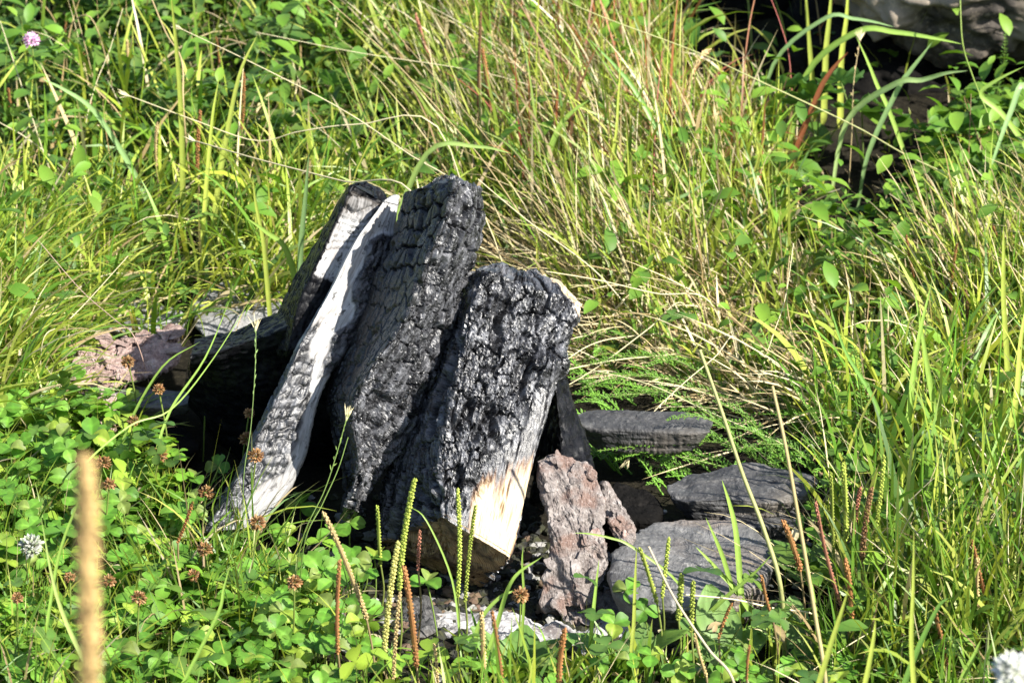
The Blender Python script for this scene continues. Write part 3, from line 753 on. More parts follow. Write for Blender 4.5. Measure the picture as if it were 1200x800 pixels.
def field(name, label, specs, mat, S=7, fold=False):
    ac = Acc()
    for (n, reg, L, W, az, th0, bend, pal, dens) in specs:
        x, y = scatter(n, *reg, dens=dens)
        cl = vn(x * 6, y * 6, seed=90)                                    # tufts differ in height
        LL = U(*L, n) * (.65 + .7 * cl) * hmul(x, y)
        azs = G(az[0], az[1], n) if az else U(0, 2 * math.pi, n)
        th = np.abs(G(th0[0], th0[1], n)); bd = np.clip(G(bend[0], bend[1], n), -.4, 1.9)
        c = np.concatenate([palette(pn, int(f * n)) for pn, f in pal]); c = np.vstack([c, palette(pal[0][0], n)])[:n]; c = c[rng.permutation(n)]
        c = c * (.75 + .5 * vn(x * 3, y * 3, seed=95))[:, None]
        V, F, C = blades(x, y, LL, U(*W, n), azs, th, bd, c, S, fold=fold); ac.add(V, F, C)
    return tag(link(name, ac.mesh(name, mat)), label, 'grass', kind='stuff')
PI = math.pi
back = lambda x, y: .15 + .85 * ss(-.05, .15, y)
field('meadow_grass', 'dense yellow-green meadow grass behind and beside the log pile', [
    # behind: top centre, thick and tangled, leaning up-left and right
    (13500, (-.95, .95, .02, 2.4), (.08, .23), (.003, .0082), None, (.25, .25), (.75, .5), [('yellow', .55), ('green', .25), ('deep', .1), ('dry', .1)], lambda x, y: 1 - .8 * ss(-.22, -.42, x) * ss(.65, .95, y)),
    (5000, (-.15, .95, .05, 1.6), (.14, .30), (.002, .005), (PI * .8, .7), (.35, .25), (.6, .4), [('yellow', .55), ('dry', .3), ('green', .15)], None),
    # left middle: bent over
    (4600, (-.95, -.16, -.12, .5), (.10, .22), (.002, .0048), (-.6, 1.1), (.5, .3), (.95, .4), [('yellow', .5), ('green', .4), ('dry', .1)], None),
    # right: tall upright blades
    (3000, (.32, .95, -.7, .5), (.07, .19), (.003, .0085), None, (.2, .15), (.65, .5), [('yellow', .45), ('green', .5), ('dry', .05)], None),
    # bottom right
    (2600, (-.05, .9, -1.05, -.52), (.07, .18), (.0028, .0058), None, (.22, .18), (.55, .4), [('green', .6), ('yellow', .4)], None),
    # bottom left, between the clover
    (7500, (-.85, -.02, -1.05, -.25), (.05, .15), (.0016, .0036), None, (.4, .3), (.7, .5), [('green', .5), ('yellow', .4), ('dry', .1)], None),
    # dark low growth at the back
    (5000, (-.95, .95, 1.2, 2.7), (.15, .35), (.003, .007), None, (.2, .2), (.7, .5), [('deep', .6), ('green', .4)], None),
    # beyond the frame
    (6000, (-2.6, 2.6, -1.6, 3.6), (.10, .28), (.004, .008), None, (.3, .2), (.6, .4), [('green', .5), ('yellow', .5)], lambda x, y: ((np.abs(x) > .9) | (y > 2.4)) * 1.)],
    M_LEAF)
field('outlying_grass', 'coarser grass of the meadow farther off on every side', [
    (14000, (-5, 5, -3.2, 7.5), (.12, .32), (.008, .016), None, (.3, .2), (.6, .4), [('green', .5), ('yellow', .5)], lambda x, y: ((np.abs(x) > 2.4) | (y > 3.4) | ((y < -1.5) & (np.abs(x) > .8))) * 1.)], M_LEAF, S=4)
field('short_grass', 'short fine green grass growing low between the taller plants', [
    (14000, (-.95, .95, -1.05, 2.2), (.025, .085), (.0015, .003), None, (.4, .3), (.6, .4), [('green', .45), ('yellow', .35), ('deep', .2)], None)], M_LEAF, S=3)
field('dead_grass', 'tangle of thin straw-coloured dead grass among the green', [
    (4200, (-.95, .95, -.1, 2.2), (.08, .22), (.0012, .0026), None, (.7, .35), (.7, .4), [('dry', 1.)], None),
    (1500, (-.1, .85, .05, 1.3), (.12, .28), (.0013, .0028), (PI * .75, .5), (.5, .25), (.4, .3), [('dry', 1.)], None),
    (1500, (.03, .42, -.02, .42), (.12, .28), (.0013, .0028), (PI * 1.08, .6), (1.0, .28), (.5, .25), [('dry', 1.)], None),
    (900, (-.9, -.2, -.7, .3), (.05, .14), (.001, .002), None, (.8, .3), (.7, .4), [('dry', 1.)], None),
    (1000, (.3, .95, -.8, .3), (.06, .18), (.0012, .0024), None, (.6, .3), (.7, .4), [('dry', 1.)], None),
    (500, (0, .9, -.9, -.4), (.06, .2), (.001, .002), None, (.7, .35), (.5, .4), [('dry', 1.)], None)], M_DRY, S=6)
field('red_tinged_grass', 'reddish tinged grass blades in front of the dark rock at the top', [
    (480, (.0, .66, .55, 1.3), (.12, .30), (.002, .005), None, (.2, .15), (.5, .5), [('red', .7), ('yellow', .3)], None)], M_LEAF)

# ------------------------------------------------------------------ leaves
def leaflet_grid(L, W, rows=7, cols=5, fold=.25, cup=.15, notch=.0, shape=1.0, ser=0.0, taper=1.0):
    """one leaflet along +y from the origin, verts grid"""
    v = np.linspace(0, 1, rows); u = np.linspace(-1, 1, cols)
    wid = np.sin(np.pi * np.clip(v, 0, 1) ** shape) ** .62; wid[0] = .06; wid[-1] = .10 if not notch else .3
    wid = wid * taper
    Ug, Vg = np.meshgrid(u, v)
    X = Ug * wid[:, None] * W / 2
    if ser: X = X * (1 + ser * ((np.arange(rows) % 2)[:, None] - .5))
    Y = Vg * L - notch * L * (1 - np.abs(Ug)) * (Vg ** 6)
    Z = np.abs(Ug) * wid[:, None] * W / 2 * fold - cup * L * (Vg - .3) ** 2
    return np.stack([X, Y, Z], -1).reshape(-1, 3), gridfaces(rows, cols), Ug.ravel(), Vg.ravel()
def xf(V, rotm, loc=(0, 0, 0)): return np.asarray(V) @ np.array(rotm).T + np.array(loc)
def eul(x, y, z): return np.array(Euler((x, y, z)).to_matrix())
LV, LF, LU, LVV = leaflet_grid(.017, .0155, 7, 5, .28, .25, .10, 1.25)
def leaflet_col(base, U_, V_, vein=1.35):
    c = np.tile(base, (len(U_), 1)); k = np.exp(-(U_ / .3) ** 2) * .35 * (vein - 1) / .35
    return c * (1 + k[:, None])
LVl, LFl, LUl, LVVl = leaflet_grid(.017, .0155, 5, 3, .28, .25, .10, 1.25)
def trefoils(n, reg, hz, scale, pal, dens=None, tiltm=.45):
    x, y = scatter(n, *reg, dens=dens); z = gz(x, y) + U(*hz, n) * (.6 + .8 * vn(x * 8, y * 8, seed=70))
    col = palette(pal, n); ac = Acc()
    az0 = U(0, 2 * PI, n); tilt = np.abs(G(0, tiltm, n)); taz = U(0, 2 * PI, n) ; s = U(*scale, n)
    # lean towards the sun a little
    m = len(LVl)
    Vb = []; 
    for i in range(n):
        Rt = np.array(Matrix.Rotation(tilt[i], 3, Vector((math.cos(taz[i]), math.sin(taz[i]), 0)))) @ np.array(Matrix.Rotation(-.25, 3, 'X')) @ np.array(Matrix.Rotation(az0[i], 3, 'Z'))
        for k in range(3):
            Rk = Rt @ np.array(Matrix.Rotation(k * 2.094 , 3, 'Z')) @ np.array(Matrix.Rotation(-.12 + .2 * random.random(), 3, 'X'))
            Vb.append((LVl * s[i]) @ Rk.T + (x[i], y[i], z[i]))
    V = np.array(Vb).reshape(-1, 3)
    F = (LFl[None] + (np.arange(n * 3) * m)[:, None, None]).reshape(-1, 4)
    C = np.repeat(np.repeat(col, 3, 0)[:, None] * U(.85, 1.15, n * 3)[:, None, None], m, 1).reshape(-1, 3) * np.tile(1 + .3 * np.exp(-(LUl / .4) ** 2), n * 3)[:, None]
    ac.add(V, F, C)
    # stems
    V2, F2, C2 = blades(x, y, np.maximum(z - gz(x, y), .01), np.full(n, .0016), U(0, 6.28, n), np.full(n, .02), np.full(n, .0), palette('yellow', n), S=2)
    ac.add(V2, F2, C2)
    return ac
lowleft = lambda x, y: ss(.02, -.22, x - .12 * (y + .6)) * ss(.22, -.08, y)
ac = trefoils(3100, (-.85, .02, -1.0, .2), (.02, .075), (.6, 1.35), 'clover', lowleft)
tag(link('clover_cover', ac.mesh('clover_cover', M_CLOVER)), 'thick carpet of small clover leaves filling the lower left', 'clover', kind='stuff')
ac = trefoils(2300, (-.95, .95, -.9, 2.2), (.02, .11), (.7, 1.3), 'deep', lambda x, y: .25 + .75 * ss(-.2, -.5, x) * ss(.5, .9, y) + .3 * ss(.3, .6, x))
tag(link('scattered_clover', ac.mesh('scattered_clover', M_CLOVER)), 'scattered low clover leaves half hidden in the grass', 'clover', kind='stuff')
# small broad herb leaves low in the grass
def herb_leaves(n, reg, hz, size, pal, dens=None):
    x, y = scatter(n, *reg, dens=dens); z = gz(x, y) + U(*hz, n); col = palette(pal, n); s = U(*size, n)
    V0, F0, U0, W0 = leaflet_grid(1., .5, 5, 3, .3, .35, 0, .9)
    Vb = []
    for i in range(n):
        Rm = np.array(Matrix.Rotation(random.uniform(0, 6.28), 3, 'Z') @ Matrix.Rotation(random.uniform(-.3, .9), 3, 'X') @ Matrix.Rotation(random.uniform(-.6, .6), 3, 'Y'))
        Vb.append((V0 * s[i]) @ Rm.T + (x[i], y[i], z[i]))
    F = (F0[None] + (np.arange(n) * len(V0))[:, None, None]).reshape(-1, 4)
    ac = Acc(); ac.add(np.array(Vb).reshape(-1, 3), F, np.repeat(col[:, None], len(V0), 1).reshape(-1, 3)); return ac
ac = herb_leaves(8000, (-.95, .95, -.0, 2.4), (.02, .17), (.014, .042), 'green', lambda x, y: .35 + .65 * ss(.4, 1.1, y))
tag(link('herb_leaves', ac.mesh('herb_leaves', M_CLOVER)), 'mass of small broad herb leaves under the back grass', 'herb', kind='stuff')

ac = herb_leaves(2600, (-.95, .95, -1.0, 1.8), (.004, .05), (.006, .022), 'dry')
tag(link('leaf_litter', ac.mesh('leaf_litter', M_DRY)), 'dead brown and straw-coloured leaf scraps between the plants', 'leaf litter', kind='stuff')
ac = herb_leaves(1500, (.3, .95, -.7, .6), (.01, .10), (.012, .035), 'green')
tag(link('herb_undergrowth', ac.mesh('herb_undergrowth', M_CLOVER)), 'small broad leaves under the right-hand grass', 'herb', kind='stuff')

ac = herb_leaves(1700, (-.85, -.22, .66, 1.8), (.01, .13), (.018, .048), 'deep')  # deep palette: the corner's shade put into the leaf colour
tag(link('shade_leaves', ac.mesh('shade_leaves', M_CLOVER)), 'broad leaves massed at the upper left, coloured dark for the shade', 'herb', kind='stuff')
ac = herb_leaves(900, (.35, .95, .45, 1.15), (.01, .10), (.02, .05), 'green')
tag(link('hollow_leaves', ac.mesh('hollow_leaves', M_CLOVER)), 'broad leaves crowding round the dark hollow under the boulder', 'herb', kind='stuff')

# ------------------------------------------------------------------ curves as tubes and ribbons
def spline(pts, n):
    pts = np.asarray(pts, float)
    if len(pts) == 2: return pts[0] + (pts[1] - pts[0]) * np.linspace(0, 1, n)[:, None]
    P = np.vstack([2 * pts[0] - pts[1], pts, 2 * pts[-1] - pts[-2]]); out = []
    m = len(pts) - 1
    for q in np.linspace(0, m - 1e-6, n):
        i = int(q); t_ = q - i; a, b, c, d = P[i], P[i + 1], P[i + 2], P[i + 3]
        out.append(.5 * ((2 * b) + (-a + c) * t_ + (2 * a - 5 * b + 4 * c - d) * t_ ** 2 + (-a + 3 * b - 3 * c + d) * t_ ** 3))
    return np.array(out)
def tube(P, r, k=6):
    P = np.asarray(P, float); n = len(P); r = np.broadcast_to(r, n)
    T = np.gradient(P, axis=0); T /= np.linalg.norm(T, axis=1, keepdims=True) + 1e-12
    ref = np.array([.13, -.9, .2]); A = np.cross(T, ref); A /= np.linalg.norm(A, axis=1, keepdims=True) + 1e-9; B = np.cross(T, A)
    a = np.arange(k) / k * 2 * PI
    V = P[:, None] + r[:, None, None] * (A[:, None] * np.cos(a)[None, :, None] + B[:, None] * np.sin(a)[None, :, None])
    return V.reshape(-1, 3), gridfaces(n, k, True)
def ribbon(P, w_, facing=None, fold=.2, tipped=True):
    P = np.asarray(P, float); n = len(P); s = np.linspace(0, 1, n)
    T = np.gradient(P, axis=0); T /= np.linalg.norm(T, axis=1, keepdims=True) + 1e-12
    f = np.array(facing if facing is not None else (.2, -.8, .5)); sd = np.cross(T, f); sd /= np.linalg.norm(sd, axis=1, keepdims=True) + 1e-9
    nn = np.cross(sd, T)
    pr = np.minimum(1, .5 + 2 * s) * (1 - s ** 3) ** .8 if tipped else np.ones(n); pr = np.maximum(pr, .02)
    h = sd * (w_ * .5 * pr)[:, None]
    V = np.stack([P - h, P - nn * (w_ * fold * pr)[:, None], P + h], 1)
    return V.reshape(-1, 3), gridfaces(n, 3)
def down_to_ground(P3, py_drop=60):
    """root point: straight below and a little further along the line, on the ground"""
    return P3

def seed_head_mesh(L, r, col, seed, bend=1.):
    """plantain seed spike: a stem core studded with small capsules in spirals"""
    g = np.random.default_rng(seed); a_ = Acc()
    V, F = tube(spline([(0, 0, 0), (.002, 0, L * .5), (0, .001, L)], 8), np.array([r * .75] * 7 + [r * .2]), 6); a_.add(V, F, np.array(col) * .7)
    n = int(L / .0009)
    for i in range(n):
        t_ = (i + .5) / n; z = t_ * L; an = i * 2.399
        rr = r * (.95 if t_ < .85 else .95 - 2.6 * (t_ - .85)); s = r * .64 * g.uniform(.8, 1.2)
        cx, cy = math.cos(an) * rr * .75, math.sin(an) * rr * .75
        o = np.array([(1, 0, 0), (-1, 0, 0), (0, 1, 0), (0, -1, 0), (0, 0, 1.4), (0, 0, -1.2)]) * s + (cx, cy, z)
        f = [[0, 2, 4], [2, 1, 4], [1, 3, 4], [3, 0, 4], [2, 0, 5], [1, 2, 5], [3, 1, 5], [0, 3, 5]]
        a_.add(o, f, np.array(col) * g.uniform(.65, 1.4))
    bx, by = g.uniform(-.14, .14) * bend, g.uniform(-.1, .1) * bend
    for V in a_.V:
        q = V[:, 2] / L; V[:, 0] += bx * L * q * q; V[:, 1] += by * L * q * q
        k = 1 + .25 * np.sin(q * 9 + seed); V[:, 0] = (V[:, 0] - bx * L * q * q) * k + bx * L * q * q
    return a_
CG = (.30, .36, .06); CT = (.46, .33, .15); CB_ = (.28, .12, .045); CR = (.34, .13, .09); CD = (.16, .08, .04)
PS = [  # head top, head bottom, colour, words, extra drop to the root
 (442, 588, 446, 662, CG, 'thin green plantain spike, leftmost in front of the dark pit'),
 (474, 560, 468, 690, CG, 'tallest green plantain spike in front of the black hollow'),
 (490, 622, 490, 668, CR, 'short rust-coloured plantain spike beside the tall green one'),
 (458, 640, 450, 765, (.36, .34, .10), 'yellowish plantain spike leaning left of the short rust one'),
 (546, 575, 536, 700, CG, 'left one of two green spikes crossing the pale wood foot'),
 (553, 586, 545, 705, CG, 'right one of two green spikes crossing the pale wood foot'),
 (391, 606, 430, 725, CT, 'tan plantain spike leaning right out of the clover below the hollow'),
 (391, 662, 396, 765, CB_, 'brown plantain spike left of the leaning tan one base'),
 (480, 668, 488, 780, CB_, 'brown plantain spike under the short rust one'),
 (464, 700, 461, 795, CT, 'low tan plantain spike beside the yellowish one'),
 (515, 755, 512, 812, CT, 'small tan spike at the bottom edge below the pile'),
 (565, 715, 568, 810, CT, 'pale tan spike of the pair in front of the ash remnant'),
 (583, 722, 589, 812, CB_, 'brown spike of the pair in front of the ash remnant'),
 (655, 738, 655, 800, CB_, 'single brown spike below the upright bark'),
 (752, 640, 770, 706, CG, 'green spike leaning left before the flat stone'),
 (784, 630, 776, 700, CG, 'upright green spike before the middle of the flat stone'),
 (799, 672, 795, 726, CG, 'lower green spike at the foot of the flat stone'),
 (812, 680, 810, 740, CG, 'green spike right of the lower ones at the flat stone foot'),
 (924, 612, 938, 668, CB_, 'dark brown spike by the right end of the flat stone'),
 (945, 594, 988, 715, CR, 'long reddish spike arching down by the plantain leaves'),
 (974, 548, 977, 648, CG, 'green spike, leftmost of the upright cluster right of the stones'),
 (992, 540, 991, 632, CG, 'second green spike of the upright cluster right of the stones'),
 (1006, 566, 1000, 632, CR, 'reddish spike in the upright cluster right of the stones'),
 (1015, 571, 1010, 655, CD, 'dark brown spike in the upright cluster right of the stones'),
 (1047, 540, 1019, 648, CG, 'green spike leaning right out of the upright cluster'),
 (887, 675, 906, 726, CB_, 'brown spike leaning left below the right end of the flat stone'),
 (999, 658, 998, 730, CB_, 'brown spike standing before the broad plantain leaves'),
 (1136, 628, 1160, 718, CB_, 'long brown spike leaning left at the right side'),
 (1136, 650, 1147, 726, CT, 'tan spike close beside the long brown one at the right side'),
 (854, 704, 842, 748, CB_, 'brown spike in the grass below the flat stone'),
 (875, 755, 875, 796, CB_, 'low brown spike at the bottom, right of centre'),
 (1095, 714, 1104, 750, CB_, 'brown spike near the bottom right among green blades'),
 (1102, 744, 1111, 784, CR, 'reddish spike directly below the bottom right brown one'),
 (1173, 660, 1164, 690, CD, 'short dark spike near the right edge'),
 (811, 745, 828, 792, CT, 'tan spike leaning left at the bottom below the stones'),
 (229, 586, 208, 636, CB_, 'brown spike leaning right in the clover below the white log foot'),
 (231, 130, 231, 200, CB_, 'dark red-brown spike in the upper left grass'),
 (290, 86, 283, 152, CB_, 'brown spike above the upper left geranium leaves'),
 (95, 56, 106, 86, CB_, 'small brown spike below the pink clover flower, to its right'),
 (108, 119, 112, 140, CR, 'tiny reddish spike in the shade at upper left'),
 (78, 20, 76, 40, CB_, 'tiny brown spike at the top left right of the pink flower'),
 (147, 48, 151, 78, CT, 'tan spike above the broad leaves at upper left'),
 (179, 146, 183, 195, CT, 'tan spike in the grass at left of the dark red-brown one'),
 (10, 103, 12, 128, CB_, 'brown spike at the left edge below the pink flower'),
 (255, 42, 257, 76, CB_, 'brown spike beside tall bright blades at upper left'),
 (352, -5, 373, 42, CR, 'reddish spike at the top edge left of centre'),
 (487, 18, 509, 90, CR, 'thin reddish spike leaning left above the log pile'),
 (558, 18, 561, 168, CD, 'longest dark brown spike above the tallest log'),
 (571, 60, 577, 158, CB_, 'brown spike just right of the longest dark one'),
 (1115, 288, 1114, 352, CB_, 'thick brown spike in the right-hand grass'),
 (1057, 277, 1074, 336, CB_, 'brown spike left of the thick one in the right-hand grass'),
 (1162, 263, 1174, 290, CB_, 'small brown spike near the right edge above the thick one'),
 (1185, 307, 1197, 336, CD, 'small dark spike at the right edge level with the thick one'),
 (1134, 340, 1134, 372, CD, 'short dark spike below and right of the thick one'),
 (710, 130, 714, 192, CT, 'tan spike in the reddish grass at upper centre right')]
def plant_line(p_top, p_bot, drop):
    r0 = ground_hit(p_bot[0] + (p_bot[0] - p_top[0]) * .25, p_bot[1] + drop)
    T = at(p_top[0], p_top[1], r0[1]); B = at(p_bot[0], p_bot[1], r0[1])
    return T, B, r0
for i, (x1, y1, x2, y2, c, lb) in enumerate(PS):
    drop = 55 + (i * 37) % 45
    T, B, r0 = plant_line((x1, y1), (x2, y2), drop)
    root = empty('plantain_spike', tuple(r0)); tag(root, lb, 'seed spike')
    L = float(np.linalg.norm(T - B)); rad = .0026 if L > .05 else .0022
    if y1 > 100 and c is CG: rad = .0029
    rad *= (.68, .98, .82, 1.08, .75)[i % 5]
    hm = seed_head_mesh(L, rad, c, i).mesh('seed_head', M_SEED, False)
    h = link('seed_head', hm, root); h.location = B - r0
    h.rotation_euler = Vector(T - B).to_track_quat('Z', 'Y').to_euler()
    V, F = tube(spline([np.zeros(3), (B - r0) * .5 + (.003, 0, 0), B - r0 + (T - B) * .02], 8), .0011, 5)
    link('stem', mk('stem', V, F, M_LEAF, np.array((.22, .27, .07)) if c is CG else np.array((.30, .22, .12))), root)

# ------------------------------------------------------------------ clover flower heads
def floret_ball(r, n, col, col2, seed, fl=.6, droop=0., wid=.22, out=None):
    g = np.random.default_rng(seed); a_ = Acc(); 
    for i in range(n):
        zz = 1 - 1.55 * (i + .5) / n; an = i * 2.399; rr = math.sqrt(max(0, 1 - zz * zz))
        d = np.array([rr * math.cos(an), rr * math.sin(an), zz]); d = d + g.normal(0, .12, 3); d[2] -= droop; d /= np.linalg.norm(d)
        up = np.array([0, 0, 1.]); s = np.cross(d, up); s /= np.linalg.norm(s) + 1e-6; u = np.cross(s, d)
        b = d * r * .35; e = d * r * g.uniform(.85, 1.15) + np.array([0, 0, -.15 * r * droop]); m = (b * .35 + e * .65) + u * r * .08
        wd = r * wid
        V = np.array([b - s * wd * .3, b + s * wd * .3, m + s * wd * .7 , m - s * wd * .7, e + u * r * .05, m - u * wd * .8])
        a_.add(V, [[0, 1, 2], [0, 2, 3], [3, 2, 4], [0, 5, 1], [1, 5, 2], [3, 0, 5], [2, 5, 4], [5, 3, 4]], np.array(col) * (1 - fl * 0) * g.uniform(.7, 1.2) if i % 3 else np.array(col2) * g.uniform(.8, 1.2))
    return a_
BROWN, BROWN2 = (.26, .12, .05), (.40, .24, .12)
FL = [(243, 418, 11, 'b', 'brown withered clover head highest against the black log at left'),
 (186, 456, 8, 'b', 'brown withered clover head below the red bark slab'),
 (150, 424, 9, 'b', 'faded clover head standing over the red bark slab'),
 (156, 493, 8, 'b', 'small brown clover head left of the pit'),
 (187, 533, 10, 'b', 'brown clover head at the left edge of the pit'),
 (290, 514, 11, 'b', 'brown clover head, upper of two touching the white log foot'),
 (300, 534, 10, 'b', 'dark brown clover head, lower of two touching the white log foot'),
 (292, 484, 7, 'b', 'small reddish bud above the two clover heads by the white log'),
 (241, 577, 10, 'b', 'spiky brown clover head left of the white log foot'),
 (302, 612, 10, 'b', 'brown clover head at the very foot of the white log'),
 (240, 643, 10, 'b', 'rounded brown clover bud in the clover lower left'),
 (227, 674, 8, 'b', 'narrow brown clover head below the rounded bud'),
 (121, 542, 10, 'b', 'brown withered flower behind the blurred tan stalk'),
 (128, 567, 8, 'b', 'second withered flower right of the blurred tan stalk'),
 (345, 682, 9, 'b', 'brown clover head in shade right of the rounded bud'),
 (163, 700, 9, 'b', 'greyish brown clover head low in the lower left clover'),
 (128, 680, 8, 'b', 'brown clover head just right of the blurred stalk'),
 (82, 676, 7, 'b', 'pale brown withered flower left of the blurred stalk'),
 (610, 697, 10, 'b', 'brown spiky flower head in front of the dark gap by the bark'),
 (20, 700, 7, 'b', 'small withered flower near the left edge'),
 (37, 640, 15, 'w', 'white clover flower at the left edge of the clover'),
 (37, 48, 13, 'p', 'pink clover flower at the upper left'),
 (427, 45, 8, 'w', 'tiny whitish flower in the grass above the log pile')]
FL = FL[:-1]
for i, (px, py, rp, kind, lb) in enumerate(FL):
    r0 = ground_hit(px + random.uniform(-12, 12), py + random.uniform(85, 130) + (70 if kind == 'p' else 0)); T = at(px, py, r0[1])
    root = empty('clover_flower', tuple(r0)); tag(root, lb, 'flower')
    r = rp * .00092
    cA, cB2 = {'b': (BROWN, BROWN2), 'w': ((.72, .72, .66), (.55, .62, .42)), 'p': ((.80, .46, .70), (.86, .70, .82))}[kind]
    h = link('flower_head', floret_ball(r, 70 if kind == 'b' else 110, cA, cB2, i, droop=.25 if kind == 'b' else 0).mesh('flower_head', M_SEED if kind == 'b' else M_PETAL, False), root)
    h.location = T - r0; h.rotation_euler = (random.uniform(-.5, .3), random.uniform(-.4, .4), 0)
    V, F = tube(spline([np.zeros(3), (T - r0) * .5 + (random.uniform(-.008, .008), 0, 0), T - r0], 9), .0010, 5)
    link('stem', mk('stem', V, F, M_LEAF, np.array((.20, .27, .06))), root)
    if kind == 'p':
        V, F, U_, W_ = leaflet_grid(.03, .012, 7, 3, .3, .3)
        for k in range(3):
            l_ = link('leaf', mk('leaf', V, F, M_CLOVER, np.array((.08, .17, .03))), root); l_.location = (T - r0) * .9; l_.rotation_euler = (.1, 0, -1.7 + k * .9)
# the near white flower, out of focus, at the bottom right corner
T = at(1186, 786, -1.55); root = empty('clover_flower', (T[0], -1.55, float(gz(T[0], -1.55)))); tag(root, 'large blurred white flower close to the camera at the bottom right corner', 'flower')
zr = T[2] - float(gz(T[0], -1.55))
h = link('flower_head', floret_ball(.0145, 130, (.8, .8, .78), (.7, .72, .6), 77).mesh('flower_head', M_PETAL, False), root); h.location = (0, 0, zr)
V, F = tube(spline([(0, 0, 0), (.01, 0, zr * .5), (0, 0, zr)], 10), .0016, 6); link('stem', mk('stem', V, F, M_LEAF, np.array((.2, .27, .06))), root)
# near blurred tan stalk at the left
Yn = -2.45
T = at(103, 536, Yn); B = at(105, 830, Yn); g0 = np.array([B[0], Yn - .02, float(gz(B[0], Yn))])
root = empty('grass_flower_stalk', tuple(g0)); tag(root, 'thick blurred tan flower spike standing close to the camera at left', 'grass stalk')
hm = seed_head_mesh(float(np.linalg.norm(T - B)), (0.0040), (.46, .31, .13), 99, .08).mesh('seed_head', M_SEED, False)
h = link('seed_head', hm, root); h.location = B - g0; h.rotation_euler = Vector(T - B).to_track_quat('Z', 'Y').to_euler()
V, F = tube(spline([np.zeros(3), (B - g0) * .5 + (.02, 0, 0), B - g0], 10), .0022, 6); link('stem', mk('stem', V, F, M_LEAF, np.array((.3, .3, .1))), root)

